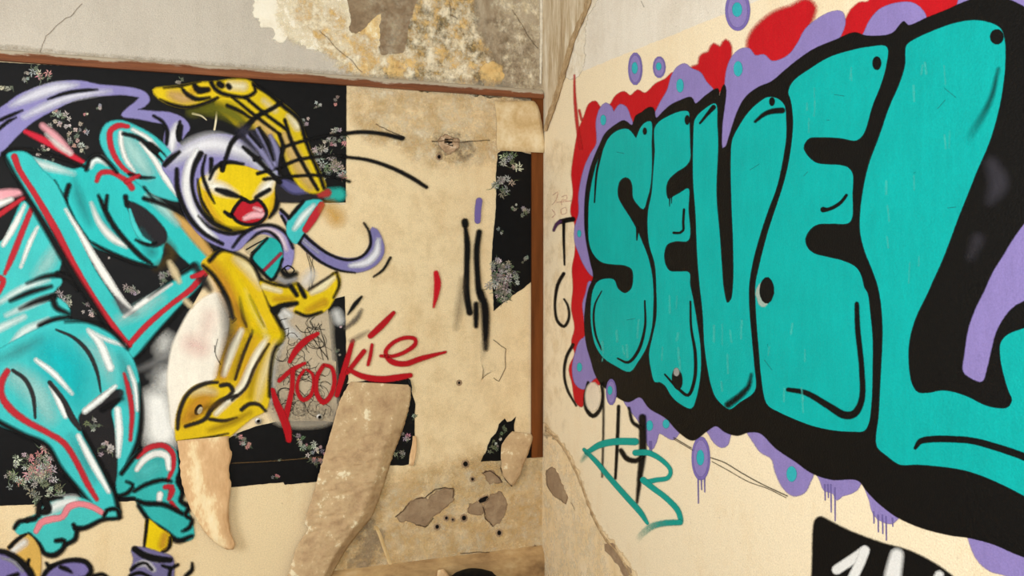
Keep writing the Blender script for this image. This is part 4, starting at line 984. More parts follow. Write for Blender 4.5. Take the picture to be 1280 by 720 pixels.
ln('wrist_shadow', am, [([(244, 332), (254, 350), (262, 362)], [8, 10, 6])], (30, 28, 28), 5, .85)
ln('stripe', am, [([(240, 346), (248, 344), (257, 339)], [5, 7, 5])], RD, 2)
ln('tear_line', am, [([(212, 328), (218, 340), (224, 352)], [5, 9, 5]), ([(232, 376), (238, 382)], 6)], (226, 206, 164), 4, .8)

# hips and thighs
hp = fl('hip', [(-10, 446), (10, 432), (40, 416), (70, 404), (95, 402), (120, 408), (140, 418), (157, 437), (167, 455), (173, 480), (174, 512), (172, 545), (166, 572), (152, 600), (145, 604), (146, 580), (144, 545), (138, 515), (120, 512), (104, 524), (104, 545), (115, 562), (128, 588), (140, 612), (146, 636), (130, 638), (106, 622), (97, 607), (76, 582), (60, 556), (30, 541), (-10, 522)], (60, 192, 194), 2.5)
ln('pale_wash', hp, [([(20, 470), (45, 490), (62, 520)], [20, 26, 16]), ([(105, 430), (128, 448), (138, 475)], [10, 18, 10])], LC, 16, .6)
ln('core_colour', hp, [([(62, 440), (82, 460), (95, 490)], [30, 44, 26])], (0, 196, 204), 26, .7)
fl('dark_gap', [(100, 522), (112, 508), (135, 490), (153, 490), (148, 500), (138, 513), (142, 540), (145, 580), (142, 608), (129, 586), (116, 558), (105, 540)], (30, 28, 30), 2.5, hp)
flowers(hp, [(116, 531, 8, 9, .15), (131, 562, 9, 9, .1)], layer('L'))
ln('grey_shade', hp, [([(150, 445), (160, 468), (156, 500)], [5, 10, 6]), ([(88, 545), (104, 572), (118, 600)], [4, 8, 5]), ([(-6, 452), (20, 440), (50, 424)], [4, 9, 5])], (70, 120, 124), 10, .5)
ln('stripe', hp, [([(9, 464), (2, 478), (2, 494), (12, 510), (32, 526), (58, 540), (80, 554), (98, 582), (110, 606), (121, 624)], [7, 8, 8, 9, 8, 7, 7, 7, 7, 5]), ([(155, 467), (161, 488), (165, 515), (163, 550)], [3, 6, 6, 4])], RD, 2.6)
ln('highlight', hp, [([(45, 450), (66, 466), (90, 492)], [4, 6, 3]), ([(111, 414), (124, 428), (138, 460)], [4, 8, 8]), ([(110, 412), (132, 424), (156, 432)], [3, 4, 3]), ([(64, 482), (76, 503), (82, 520)], [5, 10, 6]), ([(161, 459), (169, 484), (172, 512)], [3, 5, 4])], (238, 242, 240), 3.4)
ln('highlight', hp, [([(106, 514), (124, 500), (144, 483)], [6, 7, 4]), ([(147, 512), (149, 540), (148, 570)], [7, 8, 4]), ([(98, 545), (115, 577), (136, 614)], [5, 8, 5])], (238, 242, 240), 3.4)
ln('outline', hp, [([(70, 412), (92, 422), (110, 440), (121, 464), (126, 490)], [2, 4, 5, 4, 2]), ([(16, 463), (31, 474), (41, 494), (44, 522)], [4, 5, 5, 3]), ([(62, 478), (79, 500), (90, 522), (100, 536)], [5, 6, 8, 6])], (40, 38, 40), 1.8)
ln('outline', hp, [([(-8, 524), (28, 543), (58, 557), (76, 586), (98, 612), (112, 628)], [6, 6, 6, 6, 5, 4]), ([(104, 540), (118, 566), (132, 592), (144, 618), (149, 640)], [4, 5, 5, 6, 6]), ([(174, 480), (177, 512), (173, 550), (160, 580)], [3, 5, 6, 5]), ([(128, 512), (140, 505), (153, 498)], [6, 6, 3]), ([(82, 402), (110, 402), (140, 415), (160, 436)], [3, 4, 5, 4])], BK, 3)

# right boot
kn = fl('boot', [(147, 602), (152, 590), (162, 577), (175, 565), (192, 557), (210, 557), (220, 567), (223, 585), (220, 600), (225, 620), (232, 636), (238, 650), (240, 672), (220, 674), (205, 664), (182, 645), (173, 631), (171, 620), (150, 617)], (50, 178, 176), 2.5, label='turquoise boot with ragged cuff beside the hanging flap')
ln('pale_wash', kn, [([(180, 590), (195, 582)], [20, 16])], (90, 206, 206), 14, .7)
ln('stripe', kn, [([(172, 571), (186, 560), (204, 557), (215, 566), (216, 584), (210, 600)], [6, 7, 7, 7, 6, 4]), ([(206, 609), (214, 609), (214, 617), (211, 624)], [5, 8, 7, 4]), ([(214, 628), (222, 638)], [5, 4])], RD, 2.4)
ln('highlight', kn, [([(171, 587), (180, 575), (195, 567), (208, 570), (211, 586)], [5, 7, 8, 8, 5]), ([(200, 618), (199, 626)], [7, 6])], WH, 2.6)
ln('outline', kn, [([(168, 614), (182, 606), (203, 600), (214, 602)], [4, 5, 5, 3]), ([(172, 626), (180, 629), (205, 631), (228, 642)], [5, 6, 6, 5]), ([(173, 632), (186, 650), (206, 664), (222, 676), (240, 670)], [5, 5, 6, 7, 4]), ([(224, 566), (226, 588), (222, 602), (229, 614), (226, 626), (236, 634), (232, 644), (240, 650), (236, 660), (228, 664)], [4, 5, 5, 5, 6, 6, 5, 5, 5, 3]), ([(148, 620), (160, 616), (166, 606), (158, 602)], [4, 5, 4, 3]), ([(152, 592), (164, 576), (176, 562)], [5, 5, 4])], BK, 2.4)
an = fl('ankle', [(184, 650), (198, 660), (213, 672), (211, 684), (200, 690), (182, 682), (182, 665)], YE, 2)
ln('outline', an, [([(184, 650), (182, 668), (180, 684)], [4, 4, 3]), ([(213, 672), (211, 684), (203, 690)], [4, 5, 4])], BK, 1.6)
ln('ochre_wash', an, [([(206, 670), (203, 682)], 8)], GD, 6, .7)
s2 = fl('shoe', [(166, 686), (180, 686), (200, 692), (214, 697), (216, 715), (212, 740), (176, 742), (164, 718), (168, 700)], (112, 106, 150), 2.5, label='purple shoe below the ragged turquoise boot')
ln('highlight', s2, [([(172, 706), (182, 704), (192, 712)], [5, 8, 5]), ([(180, 692), (196, 700)], [3, 5])], (220, 218, 226), 4, .85)
ln('outline', s2, [([(168, 686), (180, 694), (198, 699), (213, 700)], [7, 8, 8, 6]), ([(164, 712), (172, 706), (182, 704), (190, 712)], [4, 4, 3, 3]), ([(162, 720), (174, 716), (190, 722)], [4, 4, 3]), ([(203, 707), (214, 710), (222, 706)], [3, 4, 4]), ([(213, 712), (210, 730)], [4, 4]), ([(232, 720), (240, 712), (240, 704)], [5, 5, 3])], BK, 1.8)

# left boot
bt = fl('boot', [(19, 656), (32, 650), (48, 641), (51, 628), (72, 624), (92, 622), (110, 627), (127, 638), (147, 637), (148, 647), (127, 649), (110, 657), (97, 662), (94, 672), (84, 680), (70, 692), (56, 692), (46, 680), (36, 668), (22, 666)], (66, 190, 188), 2.2, label='turquoise boot with pink trim over the yellow ankle')
ln('highlight', bt, [([(58, 640), (75, 630), (92, 626)], [8, 13, 10])], (238, 242, 240), 8, .9)
ln('pink_trim', bt, [([(45, 664), (52, 653), (64, 649), (78, 646), (86, 634), (100, 630), (116, 634), (128, 641)], [6, 8, 8, 7, 8, 7, 7, 6])], (226, 130, 140), 2.2)
ln('outline', bt, [([(18, 660), (24, 652), (34, 651)], [5, 6, 4]), ([(34, 650), (44, 648)], [7, 7]), ([(48, 644), (50, 630), (62, 624), (78, 622)], [7, 8, 6, 3]), ([(56, 626), (60, 638), (54, 640)], [9, 10, 8]), ([(130, 646), (134, 638), (146, 637), (150, 646)], [4, 5, 5, 6]), ([(148, 648), (128, 650), (106, 660), (94, 660), (92, 656)], [4, 5, 6, 7, 5]), ([(96, 664), (94, 674), (84, 680)], [5, 6, 5]), ([(70, 676), (80, 676), (80, 684), (68, 694), (56, 692), (48, 680), (36, 668)], [5, 6, 6, 7, 6, 6, 5])], BK, 2.2)
a2 = fl('ankle', [(10, 686), (20, 676), (33, 669), (46, 682), (50, 702), (44, 735), (36, 730), (24, 700)], (214, 172, 86), 2.2)
ln('highlight', a2, [([(16, 688), (30, 678)], [8, 8])], WH, 6, .9)
ln('outline', a2, [([(12, 684), (22, 674), (32, 668)], [5, 5, 3]), ([(36, 700), (34, 708)], [4, 3])], BK, 1.8)
s1 = fl('shoe', [(-12, 690), (0, 689), (18, 696), (30, 708), (40, 722), (44, 745), (-12, 745)], (124, 112, 172), 2.5, label='purple shoe under the yellow ankle at the edge of the wallpaper')
ln('outline', s1, [([(-8, 688), (8, 691), (24, 701), (38, 716), (44, 738)], [6, 7, 9, 9, 7]), ([(10, 722), (22, 718)], 5)], BK, 2.4)
ln('highlight', s1, [([(2, 697), (16, 702), (28, 714)], [3, 4, 3])], (150, 150, 156), 3, .8)
s3 = fl('shoe', [(52, 726), (60, 712), (74, 704), (92, 700), (106, 702), (113, 712), (108, 722), (90, 732), (60, 745), (48, 742)], (122, 112, 170), 2.5, label='purple shoe tip with black outline below the pink trimmed boot')
ln('outline', s3, [([(50, 728), (60, 712), (76, 703), (94, 700), (108, 703), (114, 713), (108, 722), (94, 724)], [5, 6, 5, 6, 6, 6, 6, 4]), ([(76, 709), (84, 712), (90, 716)], [5, 5, 2]), ([(58, 704), (62, 709), (66, 706)], [4, 5, 3]), ([(116, 720), (128, 718), (138, 724)], [5, 5, 3])], BK, 2)

# yellow leg and foot on the right
yl = fl('leg', [(253, 330), (264, 320), (276, 314), (293, 319), (313, 330), (324, 348), (330, 366), (338, 382), (345, 396), (353, 419), (345, 434), (341, 445), (337, 472), (335, 500), (331, 512), (314, 522), (300, 533), (285, 545), (250, 550), (223, 552), (220, 538), (222, 518), (230, 497), (245, 483), (262, 479), (271, 474), (277, 452), (286, 424), (289, 400), (287, 380), (276, 360), (264, 343)], (222, 188, 18), 2.5, label='yellow leg and foot')
ln('ochre_wash', yl, [([(266, 332), (284, 362), (298, 398), (296, 420)], [10, 16, 12, 8]), ([(290, 424), (278, 470)], [10, 12]), ([(232, 525), (250, 505), (262, 495)], [14, 22, 12]), ([(318, 420), (306, 460), (300, 490)], [6, 8, 8])], (206, 146, 40), 12, .8)
ln('cream_wash', yl, [([(296, 324), (314, 338), (326, 358)], [8, 13, 6]), ([(240, 492), (252, 487), (268, 490)], [5, 8, 5]), ([(346, 428), (338, 448), (328, 475), (322, 500)], [5, 9, 8, 5])], (240, 224, 170), 8, .9)
ln('highlight', yl, [([(306, 362), (314, 382), (326, 404), (333, 421)], [2, 5, 6, 4]), ([(335, 421), (322, 442), (312, 464), (302, 484), (286, 500), (270, 517)], [4, 8, 9, 8, 8, 5]), ([(302, 413), (290, 438), (280, 468)], [5, 9, 5])], (244, 238, 214), 4.5, .95)
ln('outline', yl, [([(262, 326), (277, 312), (296, 317), (314, 328), (327, 352), (340, 386), (354, 419), (343, 438), (338, 464), (337, 495)], [5, 6, 4, 4, 5, 5, 5, 4, 4, 4]), ([(254, 332), (268, 346), (284, 374), (291, 398)], [4, 5, 6, 4])], BK, 2.6)
ln('outline', yl, [([(316, 414), (303, 446), (294, 474)], [3, 4, 3]), ([(336, 430), (318, 460), (307, 485), (290, 500)], [2.5, 3.5, 3.5, 3]), ([(312, 370), (320, 388), (330, 408)], [2.5, 3.5, 2]), ([(300, 372), (304, 396), (308, 408)], [2.5, 3.5, 2]), ([(276, 482), (286, 481), (291, 489), (284, 496)], [5, 5, 5, 3]), ([(222, 536), (224, 516), (236, 491), (258, 479), (272, 478)], [4, 5, 5, 5, 3]), ([(232, 533), (256, 524), (264, 512), (278, 500), (296, 494)], [4, 5, 6, 6, 3]), ([(302, 512), (312, 505), (324, 506), (332, 514)], [5, 5, 4, 3]), ([(262, 524), (280, 526), (296, 522)], [4, 4, 2]), ([(222, 552), (255, 548), (285, 542)], [2, 3, 2])], (38, 32, 24), 2.2)
fill('toe_nail', yl, 'L', ell(248, 512, 3.4, 6.5, rot=.5), BK, 1.5); fill('toe_nail', yl, 'L', ell(250, 513, 2, 4, rot=.5), (228, 220, 190), 1.5)
ln('grey_overspray', yl, [([(276, 372), (284, 392), (286, 420), (280, 446)], [6, 12, 12, 6])], (64, 60, 56), 11, .65)
# small scratch lines beside the leg
ln('scratch_lines', yl, [([(268, 432), (270, 445), (276, 456)], 1), ([(286, 396), (296, 398), (290, 404)], 1), ([(272, 424), (268, 440)], .8)], (46, 40, 36), .8, .8)

ln('brown_shade', yl, [([(296, 380), (306, 402), (312, 418)], [3, 6, 3]), ([(284, 432), (276, 466)], [3, 5]), ([(306, 424), (298, 450), (290, 474)], [3, 5, 3]), ([(330, 440), (318, 470), (312, 496)], [3, 5, 4]), ([(240, 520), (262, 508), (280, 504)], [4, 6, 3]), ([(262, 538), (290, 528), (312, 516)], [4, 6, 4])], (120, 84, 20), 6, .6)
ln('lemon_glow', yl, [([(286, 330), (302, 360), (318, 396), (328, 414)], [8, 14, 14, 6]), ([(322, 412), (346, 420)], [10, 12])], (246, 218, 10), 10, .7)
# yellow hand on the right
yh = fl('hand', [(326, 352), (336, 352), (356, 358), (370, 354), (378, 362), (393, 368), (408, 361), (416, 342), (422, 342), (424, 356), (416, 374), (408, 386), (396, 392), (380, 393), (368, 389), (372, 380), (358, 380), (341, 382), (334, 370)], (222, 190, 16), 2.2, label='yellow hand with raised thumb')
ln('cream_wash', yh, [([(390, 366), (404, 357), (417, 347)], [5, 10, 5]), ([(330, 358), (350, 364)], [6, 5])], (240, 228, 184), 4, .9)
ln('ochre_wash', yh, [([(345, 374), (365, 374)], 6), ([(385, 388), (405, 378)], [6, 8])], (204, 158, 30), 6, .8)
ln('outline', yh, [([(360, 354), (365, 360), (371, 369)], [4, 6, 5]), ([(373, 356), (377, 363), (381, 371)], [4, 6, 5]), ([(344, 388), (352, 383), (371, 379)], [11, 8, 5]), ([(386, 362), (402, 352), (420, 340)], [3, 3, 2.4]), ([(421, 341), (424, 356), (417, 372)], [2.5, 3, 2.5]), ([(370, 390), (384, 395), (402, 390)], [3, 4, 3]), ([(327, 350), (345, 356), (358, 358)], [3, 3, 2])], BK, 2)
ln('white_glint', yh, [([(356, 390), (362, 394)], 7)], (230, 230, 228), 5, .8)

# face and hair
hc = fl('hair', [(204, 208), (212, 196), (224, 187), (247, 175), (269, 169), (291, 171), (313, 184), (331, 202), (348, 218), (346, 236), (330, 220), (300, 206), (276, 206), (262, 224), (246, 226), (248, 250), (262, 276), (286, 290), (304, 292), (318, 284), (336, 282), (352, 290), (364, 304), (366, 320), (360, 336), (352, 332), (354, 316), (346, 300), (334, 292), (322, 292), (308, 302), (296, 312), (278, 308), (254, 296), (236, 274), (224, 246), (214, 224)], PU, 2.2, label='purple hair around the yellow face')
ln('highlight', hc, [([(212, 206), (232, 190), (262, 180), (288, 184), (314, 196), (332, 212)], [5, 15, 20, 18, 14, 8])], (232, 232, 240), 12, .95)
ln('highlight', hc, [([(246, 188), (236, 208), (233, 236), (242, 264), (258, 288), (270, 298)], [6, 9, 10, 9, 8, 4])], (236, 236, 238), 4.5)
ln('highlight', hc, [([(318, 286), (334, 286), (350, 296), (358, 312)], [3, 5, 7, 4])], (226, 206, 220), 4, .9)
ln('highlight', hc, [([(322, 200), (336, 214), (348, 228)], [5, 10, 7])], (218, 224, 230), 7, .85)
fc = fl('face', [(264, 220), (271, 209), (282, 205), (304, 208), (322, 214), (340, 221), (346, 232), (345, 252), (337, 268), (320, 280), (298, 287), (278, 284), (262, 270), (252, 250), (248, 232), (252, 222)], YE, 2, label='yellow face with closed eyes and red lips')
ln('ochre_wash', fc, [([(256, 236), (262, 262), (276, 278)], [4, 8, 5]), ([(342, 240), (340, 262), (326, 276)], [3, 6, 4])], (226, 178, 40), 6, .7)
ln('white_wash', fc, [([(258, 230), (276, 236), (294, 243)], [8, 13, 5]), ([(340, 226), (332, 236), (322, 246)], [9, 12, 6]), ([(268, 214), (262, 224)], [6, 10])], (250, 246, 232), 8, 1.0)
ln('olive_shade', fc, [([(250, 252), (262, 274), (284, 288), (304, 288)], [2, 6, 7, 4])], (104, 90, 16), 6, .8)
ln('eye', fc, [([(271, 237), (284, 241), (299, 246)], [5, 8.5, 4])], BK, 2); ln('olive_shade', fc, [([(250, 252), (262, 274), (284, 288), (304, 288)], [2, 6, 7, 4])], (104, 90, 16), 6, .8)
ln('eye', fc, [([(320, 247), (328, 242), (337, 237)], [4.5, 5.5, 4.5])], BK, 1.8)
mo = fl('mouth', [(290, 267), (296, 256), (304, 249), (313, 253), (322, 250), (331, 260), (333, 269), (325, 278), (311, 280), (298, 276)], (186, 22, 40), 1.6, fc, 'red lips')
ln('lip_highlight', mo, [([(306, 273), (316, 269), (331, 269)], [5, 8, 6]), ([(318, 260), (326, 263)], [3, 5])], (240, 178, 186), 3)
ln('lip_outline', mo, [([(289, 268), (296, 256), (304, 249), (313, 253), (322, 250), (331, 259), (333, 268), (326, 277), (311, 281), (297, 277), (289, 268)], 4), ([(281, 265), (285, 268), (289, 271)], [4, 5, 4]), ([(302, 247), (306, 250)], 4)], BK, 1.4)
ln('strand', hc, [([(262, 224), (269, 210), (284, 203), (304, 205)], [3, 5, 5, 3]), ([(277, 204), (278, 213)], [5, 4]), ([(257, 194), (253, 216), (260, 238), (268, 254)], [2.5, 4, 4, 2]), ([(251, 192), (243, 208), (240, 230), (248, 258), (266, 278), (288, 288)], [7, 6, 4, 4, 4, 3]), ([(247, 224), (252, 250), (266, 274)], [2, 3, 2]), ([(264, 199), (264, 208), (262, 216)], [5, 5, 2])], BK, 1.8)
ln('outline', hc, [([(221, 212), (222, 236), (234, 268), (254, 291), (278, 305)], [5, 6, 6, 5, 4]), ([(206, 206), (214, 198), (224, 190)], [6, 7, 4]), ([(291, 309), (304, 293), (322, 283), (342, 282), (358, 292), (366, 310)], [3, 4, 4, 4, 4, 3]), ([(310, 304), (322, 292), (334, 289), (345, 296), (351, 308), (352, 324)], [3, 3, 3, 4, 4, 3]), ([(337, 272), (345, 260), (348, 236)], [3, 6, 7]), ([(248, 270), (262, 284), (286, 292), (304, 290)], [2, 3, 4, 3])], BK, 2)
fl('dark_gap', [(347, 228), (356, 224), (380, 232), (402, 238), (404, 248), (384, 251), (360, 252), (349, 250)], (34, 32, 36), 2.5, hc)
ln('lock', hc, [([(354, 228), (368, 236), (384, 238)], [9, 12, 6])], (92, 90, 140), 4)
fl('tan_gap', [(306, 310), (318, 300), (332, 296), (336, 300), (326, 312), (314, 318)], (190, 174, 140), 2, hc, alpha=.9)
ln('scribble', hc, [([(308, 312), (322, 304), (334, 298)], 1.4), ([(314, 316), (326, 306), (332, 302)], 1.2), ([(356, 336), (362, 344), (368, 338), (360, 332), (352, 340), (364, 346)], 1.6)], BK, 1)
ln('hem_shine', hc, [([(346, 346), (356, 351), (368, 348)], [5, 9, 7])], (150, 150, 152), 5, .9)
ln('hem_dark', hc, [([(350, 336), (358, 344), (370, 342)], [4, 8, 5]), ([(344, 352), (358, 358), (372, 354)], [2, 3, 2])], BK, 3)

# long lock curling to the right
lk = fl('hair', [(350, 264), (357, 268), (370, 281), (390, 302), (412, 318), (435, 324), (452, 321), (462, 309), (464, 294), (465, 285), (470, 287), (477, 300), (479, 315), (470, 330), (450, 339), (425, 337), (400, 327), (377, 307), (360, 284)], (122, 116, 168), 2, label='purple lock of hair curling out to the right')
ln('highlight', lk, [([(473, 300), (470, 316), (458, 328), (438, 332)], [4, 8, 8, 4])], (228, 228, 236), 4)
ln('highlight', lk, [([(358, 276), (376, 298), (398, 316)], [2, 4, 3])], (168, 166, 190), 3, .8)
ln('outline', lk, [([(455, 279), (461, 289), (463, 306), (453, 320), (435, 325), (412, 318), (387, 300), (367, 278), (351, 262)], [2.4, 3, 3.4, 3, 3, 3, 3.4, 3.4, 4]), ([(352, 270), (366, 294), (382, 312), (402, 328), (424, 338), (444, 341)], [3, 3.6, 3.4, 3, 2.6, 1.6])], BK, 1.4)
ln('motion_mark', lk, [([(467, 346), (479, 337), (488, 322)], [2, 3, 3])], BK, 1.2)

# second arm pieces on the right
a3 = fl('arm', [(361, 276), (379, 254), (402, 252), (392, 272), (379, 291), (370, 304), (360, 292)], CY, 1.8, label='short turquoise sleeve beside the face')
ln('highlight', a3, [([(392, 257), (378, 272), (368, 286)], [4, 7, 4])], (226, 240, 238), 4)
ln('stripe', a3, [([(402, 256), (392, 272), (382, 287)], [8, 10, 8])], RD, 1.8)
ln('outline', a3, [([(379, 252), (370, 262), (361, 273)], [4, 5, 4]), ([(380, 294), (374, 304)], [2, 3])], BK, 1.6)
ln('cuff', a3, [([(410, 242), (424, 243)], [12, 16])], (40, 170, 160), 5); ln('cuff_red', a3, [([(401, 242), (409, 241)], 10)], (168, 52, 48), 3)
a4 = fl('arm', [(316, 321), (336, 298), (348, 304), (352, 324), (341, 347), (327, 338)], (30, 172, 168), 1.8, label='small turquoise sleeve block above the yellow hand')
ln('stripe', a4, [([(329, 339), (340, 328), (351, 317)], 4)], (140, 44, 64), 1.6)
ln('outline', a4, [([(334, 298), (324, 309), (314, 322), (326, 338), (340, 350), (348, 338), (353, 324)], [3, 3, 4, 4, 4, 3, 3])], BK, 1.6)

# raised yellow hand and forearm above the head
fo = fl('arm', [(300, 112), (316, 110), (334, 119), (352, 131), (372, 149), (380, 170), (389, 196), (399, 218), (405, 234), (392, 240), (376, 232), (364, 212), (356, 190), (346, 174), (326, 160), (304, 160), (286, 146), (270, 130)], (216, 188, 20), 3, label='raised yellow forearm crossed by black lines')
ln('olive_wash', fo, [([(262, 136), (286, 140), (310, 158)], [12, 16, 10]), ([(240, 140), (268, 134)], [8, 10])], (110, 110, 24), 10, .85)
ln('tan_wash', fo, [([(356, 170), (366, 192), (378, 214), (388, 232)], [10, 14, 14, 8]), ([(318, 150), (338, 164)], [8, 10])], (214, 180, 116), 8, .85)
ln('white_wash', fo, [([(362, 146), (372, 158)], [6, 9]), ([(330, 126), (344, 138)], 4)], (242, 234, 200), 6, .85)
hd = fl('hand', [(193, 113), (204, 111), (224, 109), (247, 105), (269, 104), (291, 101), (309, 102), (319, 109), (319, 115), (309, 121), (291, 120), (273, 120), (255, 128), (233, 133), (213, 129), (200, 122)], (224, 194, 22), 3, label='raised yellow hand with black nail shapes')
ln('tan_wash', hd, [([(214, 118), (226, 122), (240, 124)], [8, 12, 8])], (206, 168, 110), 8, .85)
ln('cream_wash', hd, [([(288, 107), (304, 108)], [9, 9])], (242, 232, 190), 6, .85)
ln('ochre_wash', hd, [([(240, 114), (262, 112)], [6, 5])], (222, 176, 40), 5, .8)
ln('outline', hd, [([(227, 110), (234, 118), (246, 124), (262, 122)], [3, 5, 5, 3]), ([(243, 107), (249, 113), (260, 112)], [6, 9, 6]), ([(200, 124), (216, 131), (236, 134), (256, 129), (272, 122)], [2, 4, 4, 4, 3]), ([(264, 103), (268, 110), (276, 116), (292, 120), (308, 121), (319, 114), (316, 104)], [5, 5, 5, 4, 4, 4, 3]), ([(274, 105), (277, 107)], 8), ([(285, 107), (287, 109)], 6), ([(205, 110), (228, 107), (250, 102)], [2, 3, 2])], BK, 2)
ln('outline', fo, [([(318, 106), (336, 117), (353, 132), (374, 150), (381, 172), (390, 197), (399, 218), (405, 235)], [4, 5, 5, 5, 5, 4, 4, 4])], BK, 2)
ln('crossing_line', fo, [([(352, 128), (338, 137), (322, 145), (304, 163), (290, 178), (283, 196), (278, 212)], [5, 5, 6, 7, 6, 5, 6]), ([(307, 122), (331, 142), (357, 161)], [4, 4, 4]), ([(291, 122), (322, 147), (350, 168)], [3, 4, 3]), ([(284, 132), (300, 139), (314, 148)], [4, 4, 3]), ([(356, 150), (364, 176), (377, 202), (397, 237)], [4, 4.4, 4.4, 4])], BK, 1.8)
ln('crossing_line', fo, [([(318, 200), (340, 191), (360, 182), (384, 175), (406, 170), (432, 167)], [4, 4, 4, 4, 4, 4.5]), ([(322, 217), (349, 209), (372, 200), (396, 196), (416, 194), (432, 196)], [4, 4, 4, 3.6, 3.6, 4]), ([(330, 224), (350, 222), (372, 220), (396, 219), (420, 222), (437, 227)], [4, 4, 3.6, 3.6, 3.6, 3])], BK, 1.8)
ln('dark_hair_shade', hc, [([(304, 164), (322, 180), (338, 200)], [16, 22, 14])], (44, 42, 56), 8, .9)
ln('lock', hc, [([(322, 162), (334, 182), (344, 206)], [4, 6, 5]), ([(310, 170), (326, 188), (340, 210)], [4, 6, 5]), ([(338, 170), (346, 188), (348, 206)], [4, 6, 4])], (134, 132, 172), 3)
ln('strand', hc, [([(324, 160), (334, 178), (342, 200)], [4, 5, 3]), ([(349, 168), (354, 184), (350, 202), (349, 218)], [4, 5, 4, 3]), ([(304, 184), (318, 196), (332, 210), (350, 228)], [4, 6, 5, 6]), ([(312, 168), (326, 184)], [3, 3])], BK, 1.8)
ln('tail_line', fo, [([(430, 167), (452, 165), (476, 167), (503, 173)], [4.5, 4.6, 4.6, 5.4])], BK, 1.4)
ln('tail_line', fo, [([(430, 196), (460, 200), (490, 210), (514, 222), (533, 234)], [3.6, 4.2, 4.6, 5, 4.4])], BK, 1.4)
ln('ochre_splash', FG, [([(412, 262), (420, 272)], [14, 16])], (214, 164, 60), 14, .7)

# ------------------------------------------------------------------ loose marks on the left wall
RT_ = thing('graffiti_word', 'red handwritten spray word under the curling purple lock', 'graffiti', P('L', 430, 545, 0))
def rl(label, specs, soft=1.8): return line('word_letter', RT_, 'L', specs, REDT, soft, label=label, join=True)
rl('red letter with crossbar and drip', [([(349, 476), (364, 463), (381, 454)], [5, 6, 4]), ([(362, 452), (370, 438), (382, 426), (397, 417)], [5, 8, 8, 5]), ([(366, 462), (365, 485), (361, 505), (356, 525)], [6, 6, 7, 8]), ([(341, 487), (345, 502), (353, 520), (359, 536), (361, 550)], [5, 8, 10, 10, 7])])
rl('red letter o', [([(380, 463), (373, 474), (372, 490), (379, 500), (387, 496), (392, 482), (390, 467), (383, 462)], [4, 4, 5, 5.5, 5, 4.5, 4, 3])])
rl('tall red letter o', [([(404, 457), (396, 472), (396, 492), (404, 503), (413, 495), (418, 476), (414, 459), (405, 456)], [5, 6, 6, 6.5, 6, 5.5, 5, 4])])
rl('red letter k', [([(441, 426), (434, 450), (427, 474), (421, 494)], [5, 7, 7.5, 6]), ([(455, 439), (444, 453), (434, 466)], [6, 6, 5]), ([(436, 462), (452, 470), (476, 474), (496, 472), (513, 469)], [5, 7, 8, 8, 6])])
rl('red letter i', [([(465, 431), (463, 444), (460, 456)], [4, 4.6, 4]), ([(492, 391), (478, 406), (463, 420)], [5, 8, 7])])
rl('red letter e with long tail', [([(476, 445), (492, 445), (508, 439), (519, 430), (519, 424), (508, 422), (492, 428), (482, 440), (488, 451), (505, 455), (527, 448), (557, 440)], [4, 4.6, 5, 5.4, 5, 5, 5, 5.4, 7, 7, 6.6, 3])])
o = line('spray_mark', None, 'L', [([(545, 341), (547, 354), (545, 370), (542, 384)], [6, 8.5, 6, 2.5])], (196, 20, 34), 2.2); tag(o, 'short red spray dash on the bare cream wall', 'graffiti')
BTG = thing('graffiti_tag', 'black dripping double stroke sprayed left of the tall torn wallpaper', 'graffiti', P('L', 595, 438, 0))
line('spray_stroke', BTG, 'L', [([(581, 277), (581.5, 281)], 8.5), ([(582, 286), (584, 304), (583.5, 335), (583, 365), (587, 391)], [5, 7.5, 7, 8, 7.5])], BK, 2.6)
line('spray_stroke', BTG, 'L', [([(599, 290), (596, 312), (597, 345), (599, 365), (602, 374)], [7, 7.5, 7, 8, 7])], BK, 3)
line('spray_stroke', BTG, 'L', [([(595, 380), (595, 394), (595, 408)], [6, 6.5, 5])], BK, 3)
line('spray_stroke', BTG, 'L', [([(601, 366), (606, 384), (607, 410), (607, 436)], [8, 10, 9, 5])], BK, 4.5)
line('grey_mist', BTG, 'L', [([(578, 350), (574, 385), (570, 410)], [5, 8, 5]), ([(606, 430), (604, 446)], [6, 3])], (110, 96, 76), 8, .4)
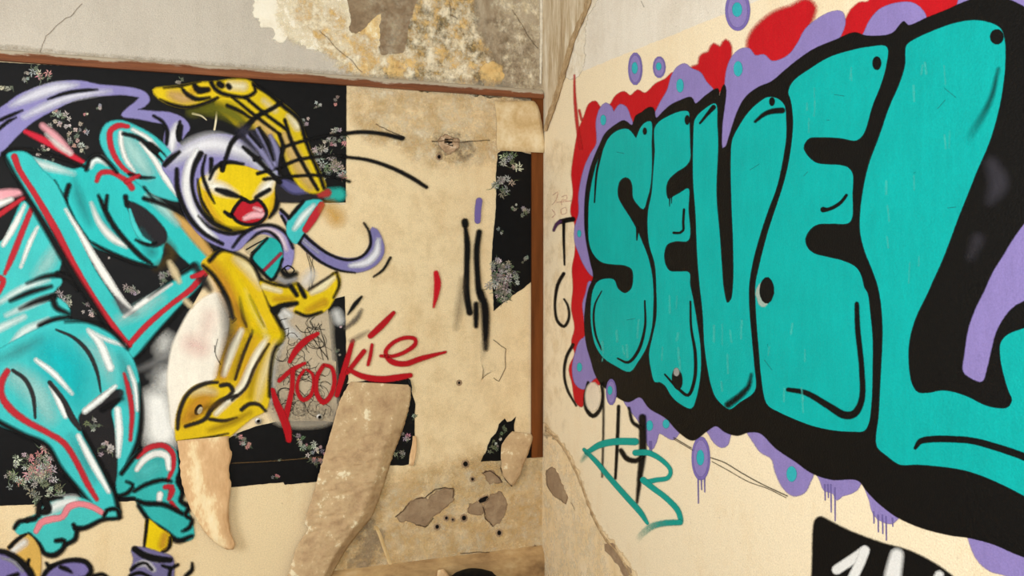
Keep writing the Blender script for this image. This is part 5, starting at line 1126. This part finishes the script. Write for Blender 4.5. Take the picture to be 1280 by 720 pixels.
o = line('spray_mark', None, 'L', [([(599, 251), (597.5, 262), (597, 276)], [8, 8, 7.5])], (112, 98, 160), 1.4); tag(o, 'short purple spray bar above the black double stroke', 'graffiti')
BS = thing('graffiti_tag', 'short black and grey slanting spray flicks above the red word', 'graffiti', P('L', 445, 425, 0))
line('spray_flick', BS, 'L', [([(452, 371), (444, 380), (435, 393)], [3, 5.5, 2])], BK, 2)
line('spray_flick', BS, 'L', [([(452, 387), (445, 399), (432, 410)], [3, 6, 4])], (96, 88, 78), 4, .8)
line('spray_flick', BS, 'L', [([(460, 414), (450, 420), (438, 426)], [3, 5, 4])], (140, 124, 104), 5, .6)
line('grey_mist', BS, 'L', [([(421, 392), (424, 400)], 11)], (214, 214, 212), 9, .85)

# metal clips screwed to the wall
M_METAL = plain('dull_steel', (176, 172, 164), .35, 40, .15, metal=.8)
def clip(x, y, label):
    c = P('L', x, y, .0)
    root = thing('wall_clip', label, 'clip', P('L', x, y, LAY['L'] + .0005))
    oo = LAY['L'] + .0006
    n = 16; v = []; f = []
    for k in range(n):
        a = 2 * math.pi * k / n
        for r, o in ((.013, oo), (.013, oo + .002), (.007, oo + .003), (.006, oo)):
            v.append((c.x + r * math.cos(a), -o, c.z + r * math.sin(a)))
    for k in range(n):
        j = (k + 1) % n
        for i in range(3): f.append((4 * k + i, 4 * j + i, 4 * j + i + 1, 4 * k + i + 1))
    new_obj('washer', v, f, M_METAL, root)
    v = []; f = []
    for k in range(10):
        a = 2 * math.pi * k / 10
        v += [(c.x + .006 * math.cos(a), -oo - .001, c.z + .006 * math.sin(a)), (c.x + .004 * math.cos(a), -oo - .004, c.z + .004 * math.sin(a))]
    for k in range(10):
        j = (k + 1) % 10; f.append((2 * k, 2 * j, 2 * j + 1, 2 * k + 1))
    f.append(tuple(2 * k + 1 for k in range(10)))
    new_obj('screw', v, f, M_DARKHOLE, root)
clip(322.5, 526, 'small metal washer and screw under the yellow foot')
clip(399, 521, 'small metal washer and screw under the red word')
